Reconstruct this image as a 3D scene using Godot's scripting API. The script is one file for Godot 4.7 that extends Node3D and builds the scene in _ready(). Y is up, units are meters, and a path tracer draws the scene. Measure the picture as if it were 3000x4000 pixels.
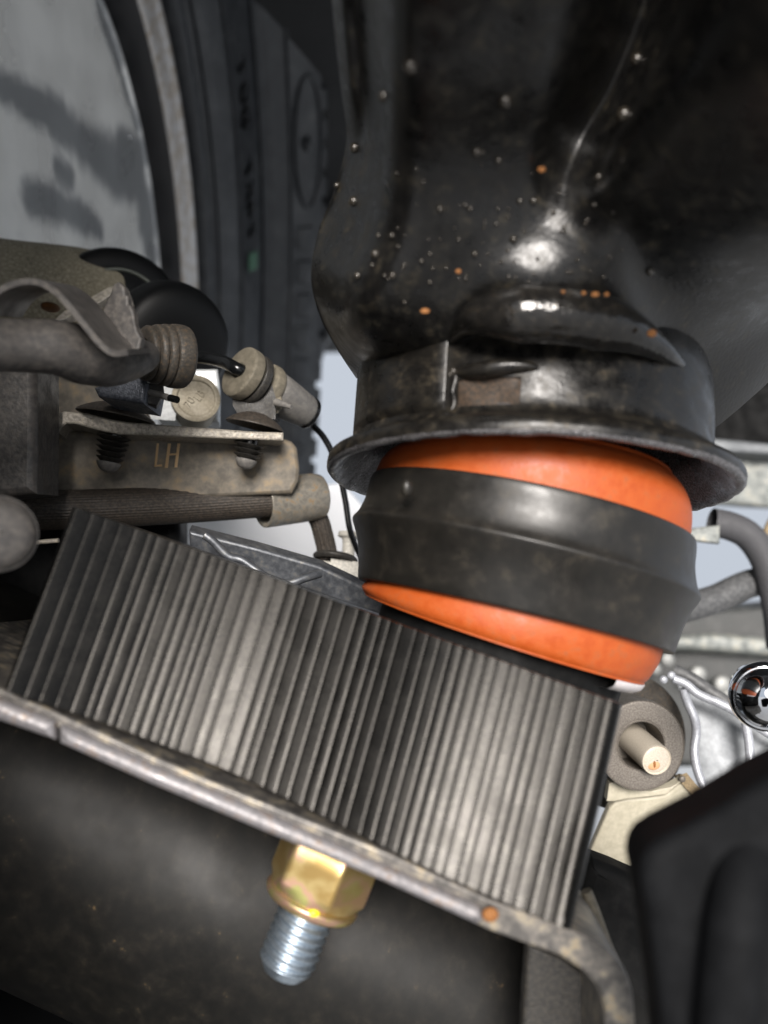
extends Node3D
# A suspension bump stop seen from under a vehicle. Everything is surveyed in one bench frame whose origin is
# 0.27 m above the ground and whose z axis is tipped 9 degrees; pt() turns a survey sighting and its distance into metres.

const K := 0.00028868
var rig := Transform3D(Basis(Vector3.RIGHT, deg_to_rad(9.0)), Vector3(0, 0.27, 0))
var bases := {}
var used_names := {}
var mats := {}
var noises := {}
var maps := {}

class Geo:
	var v := PackedVector3Array()
	var n := PackedVector3Array()
	var uv := PackedVector2Array()
	var c := PackedColorArray()
	var ix := PackedInt32Array()

	# rows of points; shared normals inside one call, repeated points make a crease
	func grid(rows: Array, closed := false, skip = null, tint = null) -> void:
		var nr := rows.size()
		var nc: int = rows[0].size()
		var cols := nc + 1 if closed else nc
		var at := v.size()
		var acc := PackedVector3Array()
		acc.resize(nr * cols)
		for i in nr:
			var row: PackedVector3Array = rows[i]
			for j in cols:
				v.append(row[j % nc])
				uv.append(Vector2(float(j) / (cols - 1), float(i) / maxf(nr - 1, 1)))
				c.append(tint.call(i, j) if tint != null else Color.WHITE)
		for i in nr - 1:
			for j in cols - 1:
				if skip != null and skip.call(i, j):
					continue
				var a := i * cols + j
				var q := [a, a + 1, a + cols + 1, a, a + cols + 1, a + cols]
				for t in 2:
					var p0 := v[at + q[t * 3]]
					var p1 := v[at + q[t * 3 + 1]]
					var p2 := v[at + q[t * 3 + 2]]
					var m := -(p1 - p0).cross(p2 - p0)
					if m.length_squared() < 1e-22:
						continue
					for k in 3:
						ix.append(at + q[t * 3 + k])
						acc[q[t * 3 + k]] += m
		for i in nr:
			if closed:
				var s := acc[i * cols] + acc[i * cols + cols - 1]
				acc[i * cols] = s
				acc[i * cols + cols - 1] = s
			for j in cols:
				var m := acc[i * cols + j]
				n.append(m.normalized() if m.length_squared() > 1e-30 else Vector3.UP)

	func fan(ring: PackedVector3Array, mid: Vector3, flip := false) -> void:
		var at := v.size()
		var m := Vector3.ZERO
		for j in ring.size():
			m += (ring[j] - mid).cross(ring[(j + 1) % ring.size()] - mid)
		m = (m if flip else -m).normalized()
		v.append(mid)
		n.append(m)
		uv.append(Vector2(0.5, 0.5))
		c.append(Color.WHITE)
		for j in ring.size():
			v.append(ring[j])
			n.append(m)
			uv.append(Vector2(0, 0))
			c.append(Color.WHITE)
		for j in ring.size():
			var b := at + 1 + j
			var d := at + 1 + (j + 1) % ring.size()
			ix.append_array(PackedInt32Array([at, d, b] if flip else [at, b, d]))

	func face(poly: PackedVector2Array, xf: Transform3D, z: float, front: bool) -> void:
		var tri := Geometry2D.triangulate_polygon(poly)
		var at := v.size()
		for p in poly:
			v.append(xf * Vector3(p.x, p.y, z))
			n.append(xf.basis.z * (1.0 if front else -1.0))
			uv.append(p * 20.0)
			c.append(Color.WHITE)
		for t in tri.size() / 3:
			var a := tri[t * 3]
			var b := tri[t * 3 + 1]
			var d := tri[t * 3 + 2]
			var ccw := (poly[b] - poly[a]).cross(poly[d] - poly[a]) > 0
			if ccw == front:
				ix.append_array(PackedInt32Array([at + a, at + d, at + b]))
			else:
				ix.append_array(PackedInt32Array([at + a, at + b, at + d]))

	# a plate: outline in the xy plane of xf, front at z = 0, rounded over by bevel, depth to the back
	func plate(poly_in: PackedVector2Array, xf: Transform3D, depth: float, bevel := 0.0006) -> void:
		var poly := poly_in.duplicate()
		if Geometry2D.is_polygon_clockwise(poly):
			poly.reverse()
		var m := poly.size()
		var inn := PackedVector2Array()
		for i in m:
			var a := poly[(i + m - 1) % m]
			var b := poly[i]
			var d := poly[(i + 1) % m]
			var n1 := (b - a).normalized().orthogonal()
			var n2 := (d - b).normalized().orthogonal()
			if n1.dot(b - a) > 1e9:
				n1 = -n1
			var h := (n1 + n2)
			h = h / maxf(h.length_squared() * 0.5, 0.35)
			inn.append(h)
		# orthogonal() turns counter-clockwise outlines' edges to the outside or inside; find which
		var test := poly[0] + inn[0] * 1e-5
		var sgn := 1.0 if Geometry2D.is_point_in_polygon(test, poly) else -1.0
		var rows := []
		for s in 4:
			var ang := s * PI / 6.0
			var off := bevel * (1.0 - sin(ang))
			var z := -bevel * (1.0 - cos(ang))
			rows.append([off, z])
		rows.reverse()
		var loops := []
		loops.append([0.0, -depth])
		loops.append_array(rows)
		# side walls, creased at sharp corners
		var seq := []
		for i in m:
			var a := poly[(i + m - 1) % m]
			var b := poly[i]
			var d := poly[(i + 1) % m]
			var bend := absf((b - a).angle_to(d - b))
			seq.append(i)
			if bend > 0.6:
				seq.append(i)
		seq.append(0)
		var grid_rows := []
		for l in loops:
			var row := PackedVector3Array()
			for i in seq:
				var p: Vector2 = poly[i] + inn[i] * sgn * l[0]
				row.append(xf * Vector3(p.x, p.y, l[1] if l[1] == -depth else -bevel - l[1] - bevel + bevel * 1.0))
			grid_rows.append(row)
		# the z of the rounded rows: from -bevel at the outline to 0 at the inset
		for r in 4:
			var ang := r * PI / 6.0
			var row := PackedVector3Array()
			for i in seq:
				var p: Vector2 = poly[i] + inn[i] * sgn * bevel * (1.0 - cos(ang))
				row.append(xf * Vector3(p.x, p.y, -bevel * (1.0 - sin(ang))))
			grid_rows[r + 1] = row
		grid(grid_rows)
		var front := PackedVector2Array()
		for i in m:
			front.append(poly[i] + inn[i] * sgn * bevel)
		face(front, xf, 0.0, true)
		face(poly, xf, -depth, false)

	func lathe(prof: Array, o: Vector3, axis: Vector3, seg := 40, wob = null) -> void:
		var a := axis.normalized()
		var z := Vector3(0, 0, 1) - a * a.z
		if z.length() < 0.05:
			z = Vector3(0, 1, 0) - a * a.y
		z = z.normalized()
		var x := a.cross(z)
		var rows := []
		for p in prof:
			var row := PackedVector3Array()
			for j in seg:
				var f := TAU * j / seg
				var r: float = p.x
				if wob != null:
					r = wob.call(p, f)
				row.append(o + a * p.y + (x * sin(f) + z * cos(f)) * r)
			rows.append(row)
		grid(rows, true)

	func tube(path: Array, radii: Array, seg := 16, squash := 1.0, cap := true) -> void:
		var rows := []
		var up := Vector3.ZERO
		for i in path.size():
			var t: Vector3 = (path[mini(i + 1, path.size() - 1)] - path[maxi(i - 1, 0)]).normalized()
			if i == 0:
				up = Vector3(0, 1, 0) if absf(t.y) < 0.8 else Vector3(0, 0, 1)
			up = (up - t * up.dot(t)).normalized()
			var sd := t.cross(up)
			var r: float = radii[i] if radii.size() == path.size() else radii[0]
			var row := PackedVector3Array()
			for j in seg:
				var f := TAU * j / seg
				row.append(path[i] + (up * cos(f) * squash + sd * sin(f)) * r)
			rows.append(row)
		grid(rows, true)
		if cap:
			fan(rows[0], path[0], false)
			fan(rows[-1], path[-1], true)

	# a flat strip swept along a path: width along w, thickness t
	func ribbon(path: Array, w: Vector3, t: float) -> void:
		var rows := []
		for i in path.size():
			var d: Vector3 = (path[mini(i + 1, path.size() - 1)] - path[maxi(i - 1, 0)]).normalized()
			var nn := d.cross(w).normalized() * t * 0.5
			var p: Vector3 = path[i]
			var q := w * 0.5
			rows.append(PackedVector3Array([p + q + nn, p - q + nn, p - q + nn, p - q - nn, p - q - nn, p + q - nn, p + q - nn, p + q + nn]))
		grid(rows)
		fan(PackedVector3Array([rows[0][0], rows[0][1], rows[0][3], rows[0][5]]), path[0], true)
		fan(PackedVector3Array([rows[-1][0], rows[-1][1], rows[-1][3], rows[-1][5]]), path[-1])

	func ball(o: Vector3, r: Vector3, seg := 14) -> void:
		var rows := []
		for i in seg / 2 + 1:
			var e := PI * i / (seg / 2)
			var row := PackedVector3Array()
			for j in seg:
				var f := TAU * j / seg
				row.append(o + Vector3(sin(e) * cos(f), cos(e), sin(e) * sin(f)) * r)
			rows.append(row)
		grid(rows, true)

	func mesh(base: Vector3) -> ArrayMesh:
		var a := []
		a.resize(Mesh.ARRAY_MAX)
		var w := PackedVector3Array()
		for p in v:
			w.append(p - base)
		a[Mesh.ARRAY_VERTEX] = w
		a[Mesh.ARRAY_NORMAL] = n
		a[Mesh.ARRAY_TEX_UV] = uv
		a[Mesh.ARRAY_COLOR] = c
		a[Mesh.ARRAY_INDEX] = ix
		var am := ArrayMesh.new()
		am.add_surface_from_arrays(Mesh.PRIMITIVE_TRIANGLES, a)
		return am

# ---------------------------------------------------------------- survey helpers
func pt(px: float, py: float, d: float) -> Vector3:
	return Vector3((px - 1500.0) * K * d, (2000.0 - py) * K * d, -d)

func pts(list: Array) -> Array:
	var out := []
	for p in list:
		out.append(pt(p[0], p[1], p[2]))
	return out

func smooth(path: Array, sub := 6) -> Array:
	var out := []
	for i in path.size() - 1:
		var a = path[maxi(i - 1, 0)]
		var b = path[i]
		var c = path[i + 1]
		var d = path[mini(i + 2, path.size() - 1)]
		for s in sub:
			out.append(b.cubic_interpolate(c, a, d, float(s) / sub))
	out.append(path[-1])
	return out

func frame(o: Vector3, z: Vector3, x := Vector3.RIGHT) -> Transform3D:
	var zz := z.normalized()
	var xx := (x - zz * x.dot(zz)).normalized()
	return Transform3D(Basis(xx, zz.cross(xx), zz), o)

# where sightings [x, y] meet the plane of xf, in that plane's own axes
func on_plane(list: Array, xf: Transform3D) -> PackedVector2Array:
	var out := PackedVector2Array()
	var inv := xf.affine_inverse()
	for p in list:
		var ray := pt(p[0], p[1], 1.0)
		var t := xf.origin.dot(xf.basis.z) / ray.dot(xf.basis.z)
		var q := inv * (ray * t)
		out.append(Vector2(q.x, q.y))
	return out

func round_2d(list: Array, sub := 4) -> Array:
	var vv := []
	for p in list:
		vv.append(Vector2(p[0], p[1]))
	var out := []
	for p in smooth(vv, sub):
		out.append([p.x, p.y])
	return out

func slab(list: Array, at: Array, normal: Vector3, depth: float, bevel := 0.0006) -> Geo:
	var g := Geo.new()
	var xf := frame(pt(at[0], at[1], at[2]), normal)
	g.plate(on_plane(list, xf), xf, depth, bevel)
	return g

func tilt(roll: float, pitch: float) -> Vector3:
	var r := deg_to_rad(roll)
	var p := deg_to_rad(pitch)
	return Vector3(sin(r), cos(r) * cos(p), -sin(p))

# rings of their own centre, radius and tilt: [px, py, d, R, roll, pitch]
func ring_rows(list: Array, seg := 72) -> Array:
	var rows := []
	for e in list:
		var o := pt(e[0], e[1], e[2])
		var a := tilt(e[4], e[5])
		var z := (Vector3(0, 0, 1) - a * a.z).normalized()
		var x := a.cross(z)
		var row := PackedVector3Array()
		for j in seg:
			var f := TAU * j / seg - PI
			row.append(o + (x * sin(f) + z * cos(f)) * e[3])
		rows.append(row)
	return rows

# ---------------------------------------------------------------- naming
func numbered(called: String) -> String:
	var k: int = used_names.get(called, 0)
	used_names[called] = k + 1
	return called if k == 0 else "%s_%03d" % [called, k]

func thing(called: String, label: String, category: String, base: Vector3, group := "") -> Node3D:
	var o := Node3D.new()
	o.name = numbered(called)
	add_child(o)
	o.transform = Transform3D(rig.basis, rig * base)
	bases[o] = base
	o.set_meta("label", label)
	o.set_meta("category", category)
	if group:
		o.set_meta("group", group)
	return o

func obj(called: String, g: Geo, m: Material, parent: Node3D) -> MeshInstance3D:
	var o := MeshInstance3D.new()
	o.name = called
	o.mesh = g.mesh(bases[parent])
	o.material_override = m
	parent.add_child(o, true)
	bases[o] = bases[parent]
	return o

func solo(called: String, g: Geo, m: Material, label: String, category: String, base: Vector3, group := "") -> MeshInstance3D:
	var o := MeshInstance3D.new()
	o.name = numbered(called)
	o.mesh = g.mesh(base)
	o.material_override = m
	add_child(o)
	o.transform = Transform3D(rig.basis, rig * base)
	bases[o] = base
	o.set_meta("label", label)
	o.set_meta("category", category)
	if group:
		o.set_meta("group", group)
	return o

# ---------------------------------------------------------------- materials
func noise(kind: String) -> FastNoiseLite:
	if noises.has(kind):
		return noises[kind]
	var f := FastNoiseLite.new()
	f.seed = 7 + noises.size() * 13
	f.noise_type = FastNoiseLite.TYPE_SIMPLEX_SMOOTH
	f.fractal_type = FastNoiseLite.FRACTAL_FBM
	f.fractal_octaves = 5
	match kind:
		"blot": f.frequency = 0.008
		"grain":
			f.frequency = 0.06
			f.fractal_octaves = 4
		"fine":
			f.frequency = 0.16
			f.fractal_octaves = 3
		"speck":
			f.frequency = 0.035
			f.fractal_octaves = 6
			f.fractal_gain = 0.68
		"hide":
			f.noise_type = FastNoiseLite.TYPE_CELLULAR
			f.cellular_return_type = FastNoiseLite.RETURN_DISTANCE2_SUB
			f.frequency = 0.06
			f.fractal_octaves = 3
			f.domain_warp_enabled = true
			f.domain_warp_amplitude = 14.0
	noises[kind] = f
	return f

func ramp_map(kind: String, cols: Array, size := 512) -> NoiseTexture2D:
	var key := str([kind, cols, size])
	if maps.has(key):
		return maps[key]
	var t := NoiseTexture2D.new()
	t.width = size
	t.height = size
	t.seamless = true
	t.noise = noise(kind)
	var g := Gradient.new()
	g.offsets = PackedFloat32Array()
	g.colors = PackedColorArray()
	var off := PackedFloat32Array()
	var cc := PackedColorArray()
	for e in cols:
		off.append(e[0])
		cc.append(e[1])
	g.offsets = off
	g.colors = cc
	t.color_ramp = g
	maps[key] = t
	return t

func gray(x: float) -> Color:
	return Color(x, x, x)

# o: ramp [[offset, Color]..], kind, tile (m), rough [lo, hi], metal, spec, bump (mm), bump_kind, bump_tile, coat
func mat(called: String, o: Dictionary) -> StandardMaterial3D:
	if mats.has(called):
		return mats[called]
	var m := StandardMaterial3D.new()
	m.resource_name = called
	var tile: float = o.get("tile", 0.04)
	m.uv1_triplanar = true
	m.uv1_triplanar_sharpness = 4.0
	m.uv1_scale = Vector3.ONE / tile
	if o.has("ramp"):
		m.albedo_texture = ramp_map(o.get("kind", "blot"), o.ramp)
	else:
		m.albedo_color = o.get("color", Color.GRAY)
	var r: Array = o.get("rough", [0.5, 0.5])
	if r[0] == r[1]:
		m.roughness = r[0]
	else:
		m.roughness = 1.0
		m.roughness_texture = ramp_map(o.get("rough_kind", "blot"), [[0.25, gray(r[0])], [0.75, gray(r[1])]])
		m.roughness_texture_channel = BaseMaterial3D.TEXTURE_CHANNEL_RED
	m.metallic = o.get("metal", 0.0)
	m.metallic_specular = o.get("spec", 0.5)
	if o.has("bump"):
		m.heightmap_enabled = true
		m.heightmap_scale = o.bump * 0.1
		m.heightmap_texture = ramp_map(o.get("bump_kind", "grain"), [[0.0, gray(0)], [1.0, gray(1)]])
	if o.has("coat"):
		m.clearcoat_enabled = true
		m.clearcoat = o.coat
		m.clearcoat_roughness = o.get("coat_rough", 0.1)
	if o.has("sss"):
		m.subsurf_scatter_enabled = true
		m.subsurf_scatter_strength = o.sss
	mats[called] = m
	return m

func c8(r: int, g: int, b: int) -> Color:
	return Color8(r, g, b)

func _ready() -> void:
	setup_camera_and_light()
	define_materials()
	build_surroundings()
	build_wheel()
	build_frame_bracket()
	build_bump_stop()
	build_axle()
	build_left_cluster()
	build_right_side()

func setup_camera_and_light() -> void:
	var cam := Camera3D.new()
	cam.name = "camera"
	cam.transform = rig
	cam.fov = 60.0
	cam.near = 0.005
	cam.far = 200.0
	var att := CameraAttributesPhysical.new()
	att.frustum_focal_length = 12.0 / tan(deg_to_rad(30.0))
	att.frustum_near = 0.005
	att.frustum_far = 200.0
	att.exposure_aperture = 7.5
	att.frustum_focus_distance = 0.22
	add_child(cam)
	cam.attributes = att
	cam.current = true

	var env := Environment.new()
	env.background_mode = Environment.BG_SKY
	var sky_m := ProceduralSkyMaterial.new()
	sky_m.sky_top_color = c8(154, 160, 169)
	sky_m.sky_horizon_color = c8(150, 156, 165)
	sky_m.sky_curve = 0.2
	sky_m.ground_horizon_color = c8(150, 150, 148)
	sky_m.ground_bottom_color = c8(120, 118, 114)
	var sky := Sky.new()
	sky.sky_material = sky_m
	env.sky = sky
	env.tonemap_mode = Environment.TONE_MAPPER_LINEAR
	env.tonemap_exposure = 1.78
	env.sdfgi_enabled = true
	env.ssao_enabled = true
	env.ssil_enabled = true
	var we := WorldEnvironment.new()
	we.name = "world_environment"
	we.environment = env
	add_child(we)

	var sun := DirectionalLight3D.new()
	sun.name = "sun"
	sun.light_energy = 1.1
	sun.light_color = Color(1.0, 0.975, 0.95)
	sun.light_angular_distance = 22.0
	sun.shadow_enabled = true
	add_child(sun)
	sun.rotation = Vector3(deg_to_rad(-12.0), deg_to_rad(0.0), 0)

func define_materials() -> void:
	mat("concrete", {"ramp": [[0.2, c8(196, 197, 198)], [0.8, c8(216, 216, 214)]], "tile": 1.2, "rough": [0.8, 0.95]})
	mat("underbody_paint", {"ramp": [[0.2, c8(26, 27, 29)], [0.8, c8(40, 41, 42)]], "tile": 0.4, "rough": [0.6, 0.9]})
	mat("black_paint", {"ramp": [[0.2, c8(18, 18, 18)], [0.55, c8(26, 25, 24)], [0.7, c8(40, 38, 33)], [0.86, c8(70, 63, 51)]], "kind": "speck", "tile": 0.09, "rough": [0.26, 0.44], "rough_kind": "speck", "bump": 0.06, "bump_kind": "fine", "spec": 0.55})
	mat("cup_paint", {"ramp": [[0.25, c8(19, 18, 17)], [0.55, c8(29, 27, 24)], [0.74, c8(46, 42, 35)], [0.92, c8(86, 76, 60)]], "kind": "speck", "tile": 0.09, "rough": [0.26, 0.44], "rough_kind": "speck", "bump": 0.03, "bump_kind": "fine"})
	mat("window_rust", {"ramp": [[0.3, c8(44, 37, 30)], [0.7, c8(72, 56, 42)]], "kind": "speck", "tile": 0.02, "rough": [0.6, 0.8], "bump": 0.05})
	mat("lip_metal", {"ramp": [[0.3, c8(90, 88, 88)], [0.6, c8(150, 148, 150)]], "kind": "grain", "tile": 0.02, "rough": [0.25, 0.5], "metal": 0.7, "bump": 0.12})
	mat("weld", {"ramp": [[0.3, c8(30, 29, 28)], [0.7, c8(46, 44, 41)], [0.92, c8(74, 62, 48)]], "kind": "speck", "tile": 0.05, "rough": [0.1, 0.2], "metal": 0.3, "bump": 0.09, "bump_kind": "grain", "spec": 0.6})
	mat("rust", {"ramp": [[0.3, c8(120, 72, 34)], [0.7, c8(176, 122, 66)]], "kind": "grain", "tile": 0.006, "rough": [0.5, 0.7], "bump": 0.1})
	mat("bead", {"color": c8(58, 53, 46), "rough": [0.14, 0.14], "metal": 0.2, "spec": 0.7})
	mat("orange_rubber", {"ramp": [[0.2, c8(170, 74, 26)], [0.6, c8(180, 84, 31)], [0.85, c8(164, 86, 46)], [0.95, c8(140, 90, 62)]], "kind": "speck", "tile": 0.08, "rough": [0.45, 0.62], "rough_kind": "speck", "bump": 0.03, "bump_kind": "fine"})
	mat("band_rubber", {"ramp": [[0.2, c8(26, 25, 23)], [0.6, c8(33, 31, 28)], [0.85, c8(50, 46, 39)]], "kind": "speck", "tile": 0.16, "rough": [0.34, 0.46], "rough_kind": "speck", "bump": 0.012, "bump_kind": "fine"})
	mat("glint_white", {"ramp": [[0.3, c8(196, 192, 196)], [0.7, c8(222, 214, 212)]], "kind": "speck", "tile": 0.02, "rough": [0.4, 0.5]})  # white of the painted-in glint below the orange foot
	mat("block_metal", {"ramp": [[0.3, c8(35, 34, 33)], [0.7, c8(41, 40, 38)]], "kind": "grain", "tile": 0.03, "rough": [0.25, 0.31], "metal": 0.9, "bump": 0.003, "bump_kind": "fine"})
	mat("saddle", {"ramp": [[0.3, c8(78, 76, 74)], [0.55, c8(112, 108, 103)], [0.78, c8(158, 148, 128)], [0.95, c8(140, 104, 62)]], "kind": "speck", "tile": 0.09, "rough": [0.35, 0.5], "metal": 0.25, "bump": 0.03})
	mat("shim", {"ramp": [[0.2, c8(122, 120, 122)], [0.6, c8(150, 147, 149)], [0.9, c8(128, 106, 88)]], "kind": "speck", "tile": 0.05, "rough": [0.35, 0.5], "metal": 0.3, "bump": 0.06})
	mat("axle_paint", {"ramp": [[0.25, c8(17, 17, 16)], [0.6, c8(24, 23, 21)], [0.84, c8(33, 31, 27)], [0.96, c8(92, 74, 50)]], "kind": "speck", "tile": 0.13, "rough": [0.44, 0.56], "bump": 0.015, "bump_kind": "speck", "spec": 0.3})
	mat("zinc_gold", {"ramp": [[0.2, c8(184, 154, 96)], [0.45, c8(200, 178, 124)], [0.62, c8(202, 160, 142)], [0.8, c8(174, 172, 108)]], "kind": "blot", "tile": 0.05, "rough": [0.3, 0.44], "metal": 0.8})
	mat("zinc_blue", {"ramp": [[0.3, c8(160, 174, 188)], [0.7, c8(194, 206, 216)]], "kind": "grain", "tile": 0.02, "rough": [0.3, 0.42], "metal": 0.9})
	mat("yellow_mark", {"color": c8(214, 214, 30), "rough": [0.4, 0.4]})
	mat("tyre_rubber", {"ramp": [[0.2, c8(32, 35, 39)], [0.55, c8(42, 45, 49)], [0.8, c8(58, 60, 62)], [0.95, c8(80, 80, 78)]], "kind": "speck", "tile": 0.3, "rough": [0.38, 0.55], "bump": 0.02, "bump_kind": "fine"})
	mat("tyre_mark", {"color": c8(9, 10, 12), "rough": [0.4, 0.4]})
	mat("green_mark", {"ramp": [[0.3, c8(58, 92, 76)], [0.7, c8(82, 122, 98)]], "kind": "grain", "tile": 0.01, "rough": [0.6, 0.6]})
	mat("rim_dark", {"ramp": [[0.3, c8(28, 29, 32)], [0.7, c8(44, 44, 46)]], "tile": 0.1, "rough": [0.35, 0.6]})
	mat("rim_lip", {"ramp": [[0.3, c8(168, 158, 146)], [0.6, c8(190, 188, 186)]], "kind": "speck", "tile": 0.2, "rough": [0.28, 0.4], "metal": 0.6})
	var sh := mat("shield_steel", {"ramp": [[0.3, gray(0.95)], [0.7, gray(1.0)]], "kind": "blot", "tile": 0.3, "rough": [0.26, 0.4], "metal": 0.2})
	sh.vertex_color_use_as_albedo = true
	var dr := mat("water", {"color": Color(1, 1, 1, 0.02), "rough": [0.02, 0.02]})
	dr.refraction_enabled = true
	dr.refraction_scale = 0.033
	mat("dusty_hide", {"ramp": [[0.02, c8(80, 74, 62)], [0.25, c8(122, 116, 99)], [0.7, c8(140, 134, 116)]], "kind": "hide", "tile": 0.045, "rough": [0.85, 0.95], "bump": 0.35, "bump_kind": "hide"})
	mat("boot_rubber", {"color": c8(11, 12, 13), "rough": [0.45, 0.45], "spec": 0.3, "bump": 0.01, "bump_kind": "fine"})
	mat("boot_line", {"color": c8(92, 96, 90), "rough": [0.6, 0.6]})
	mat("dusty_steel", {"ramp": [[0.25, c8(88, 83, 75)], [0.55, c8(112, 105, 94)], [0.85, c8(136, 120, 96)]], "kind": "speck", "tile": 0.14, "rough": [0.5, 0.7], "metal": 0.1, "bump": 0.03, "bump_kind": "speck"})
	mat("cut_edge", {"ramp": [[0.25, c8(132, 126, 117)], [0.55, c8(164, 158, 148)], [0.85, c8(184, 174, 154)]], "kind": "speck", "tile": 0.03, "rough": [0.45, 0.6], "metal": 0.2, "bump": 0.12})
	mat("stamp_tan", {"ramp": [[0.3, c8(206, 172, 128)], [0.7, c8(226, 194, 150)]], "kind": "grain", "tile": 0.006, "rough": [0.8, 0.8]})
	mat("olive_rubber", {"ramp": [[0.3, c8(92, 87, 75)], [0.7, c8(116, 109, 95)]], "kind": "speck", "tile": 0.05, "rough": [0.6, 0.8], "bump": 0.04})
	mat("grommet", {"ramp": [[0.3, c8(48, 45, 41)], [0.6, c8(64, 59, 52)], [0.88, c8(96, 76, 56)]], "kind": "speck", "tile": 0.02, "rough": [0.5, 0.75], "bump": 0.08})
	mat("dark_plastic", {"ramp": [[0.3, c8(38, 37, 36)], [0.7, c8(58, 55, 50)]], "kind": "speck", "tile": 0.02, "rough": [0.4, 0.65], "bump": 0.04})
	mat("grey_plastic", {"ramp": [[0.3, c8(98, 96, 94)], [0.7, c8(120, 117, 112)]], "kind": "speck", "tile": 0.04, "rough": [0.45, 0.6], "bump": 0.03})
	mat("grey_pipe", {"ramp": [[0.3, c8(62, 60, 59)], [0.7, c8(88, 84, 80)]], "kind": "speck", "tile": 0.04, "rough": [0.4, 0.6], "bump": 0.05})
	mat("clamp_steel", {"ramp": [[0.3, c8(74, 78, 86)], [0.7, c8(104, 108, 116)]], "kind": "speck", "tile": 0.02, "rough": [0.35, 0.5], "metal": 0.4, "bump": 0.1})
	mat("cast_alloy", {"ramp": [[0.3, c8(206, 209, 210)], [0.7, c8(226, 229, 230)]], "kind": "speck", "tile": 0.04, "rough": [0.35, 0.5], "metal": 0.3, "bump": 0.03})
	mat("bolt_olive", {"ramp": [[0.3, c8(136, 128, 111)], [0.7, c8(156, 148, 130)]], "kind": "speck", "tile": 0.02, "rough": [0.5, 0.7], "metal": 0.1, "bump": 0.03})
	mat("cable_black", {"color": c8(16, 17, 18), "rough": [0.2, 0.2]})
	mat("hose_rubber", {"ramp": [[0.3, c8(44, 40, 36)], [0.7, c8(72, 64, 56)]], "kind": "speck", "tile": 0.02, "rough": [0.5, 0.7]})
	mat("ferrule", {"ramp": [[0.3, c8(124, 120, 112)], [0.6, c8(152, 147, 137)], [0.88, c8(160, 130, 92)]], "kind": "speck", "tile": 0.05, "rough": [0.35, 0.5], "metal": 0.4, "bump": 0.03})
	mat("pale_fitting", {"ramp": [[0.3, c8(172, 170, 162)], [0.7, c8(204, 200, 190)]], "kind": "speck", "tile": 0.02, "rough": [0.5, 0.6]})
	mat("pale_paint", {"color": c8(232, 235, 240), "rough": [0.35, 0.35]})
	mat("dark_steel", {"ramp": [[0.25, c8(70, 73, 78)], [0.6, c8(92, 95, 100)], [0.85, c8(116, 115, 112)]], "kind": "speck", "tile": 0.06, "rough": [0.35, 0.5], "metal": 0.4, "bump": 0.015})
	mat("black_plastic", {"ramp": [[0.3, c8(14, 15, 17)], [0.7, c8(20, 21, 23)]], "kind": "speck", "tile": 0.1, "rough": [0.7, 0.85], "bump": 0.01, "spec": 0.25})
	mat("black_and_shade", {"ramp": [[0.3, c8(14, 15, 16)], [0.7, c8(24, 24, 24)]], "kind": "speck", "tile": 0.06, "rough": [0.6, 0.85], "spec": 0.3})  # near-black of the plates, also put in as shade
	mat("ring_steel", {"ramp": [[0.3, c8(104, 98, 92)], [0.7, c8(132, 126, 118)]], "kind": "grain", "tile": 0.02, "rough": [0.4, 0.55], "metal": 0.3, "bump": 0.04, "bump_kind": "fine"})
	mat("bolt_cream", {"ramp": [[0.3, c8(190, 180, 164)], [0.7, c8(206, 198, 184)]], "kind": "speck", "tile": 0.01, "rough": [0.35, 0.5]})
	mat("bolt_stain", {"color": c8(204, 158, 118), "rough": [0.6, 0.6]})
	mat("cream_paint", {"ramp": [[0.2, c8(186, 180, 160)], [0.8, c8(204, 197, 178)]], "kind": "speck", "tile": 0.05, "rough": [0.4, 0.55], "bump": 0.02})
	mat("tan_edge", {"ramp": [[0.3, c8(120, 104, 78)], [0.7, c8(152, 134, 104)]], "kind": "grain", "tile": 0.02, "rough": [0.6, 0.7]})
	mat("alloy_sheet", {"ramp": [[0.3, c8(88, 92, 96)], [0.7, c8(106, 110, 114)]], "kind": "speck", "tile": 0.09, "rough": [0.42, 0.55], "metal": 0.25, "bump": 0.01})
	mat("alloy_edge", {"ramp": [[0.3, c8(164, 167, 174)], [0.7, c8(190, 193, 200)]], "kind": "speck", "tile": 0.02, "rough": [0.3, 0.45], "metal": 0.3})
	mat("chrome", {"color": c8(228, 230, 234), "rough": [0.03, 0.03], "metal": 1.0})
	mat("dark_chrome", {"color": c8(110, 112, 116), "rough": [0.08, 0.08], "metal": 1.0})
	mat("tank_grey", {"ramp": [[0.3, c8(44, 46, 46)], [0.7, c8(70, 72, 72)]], "kind": "blot", "tile": 0.08, "rough": [0.45, 0.7]})
	mat("bolt_bright", {"ramp": [[0.3, c8(126, 128, 128)], [0.7, c8(150, 151, 148)]], "kind": "speck", "tile": 0.02, "rough": [0.4, 0.5], "metal": 0.4})
	mat("beam_grey", {"ramp": [[0.25, c8(96, 100, 98)], [0.5, c8(128, 132, 130)], [0.75, c8(150, 150, 142)], [0.9, c8(166, 158, 140)]], "kind": "speck", "tile": 0.14, "rough": [0.4, 0.6], "metal": 0.2, "bump": 0.1})
	mat("braid", {"ramp": [[0.3, c8(48, 48, 50)], [0.7, c8(96, 96, 100)]], "kind": "fine", "tile": 0.02, "rough": [0.6, 0.75]})
	mat("smooth_hose", {"ramp": [[0.3, c8(70, 71, 73)], [0.7, c8(96, 97, 98)]], "kind": "speck", "tile": 0.04, "rough": [0.4, 0.6]})

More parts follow.
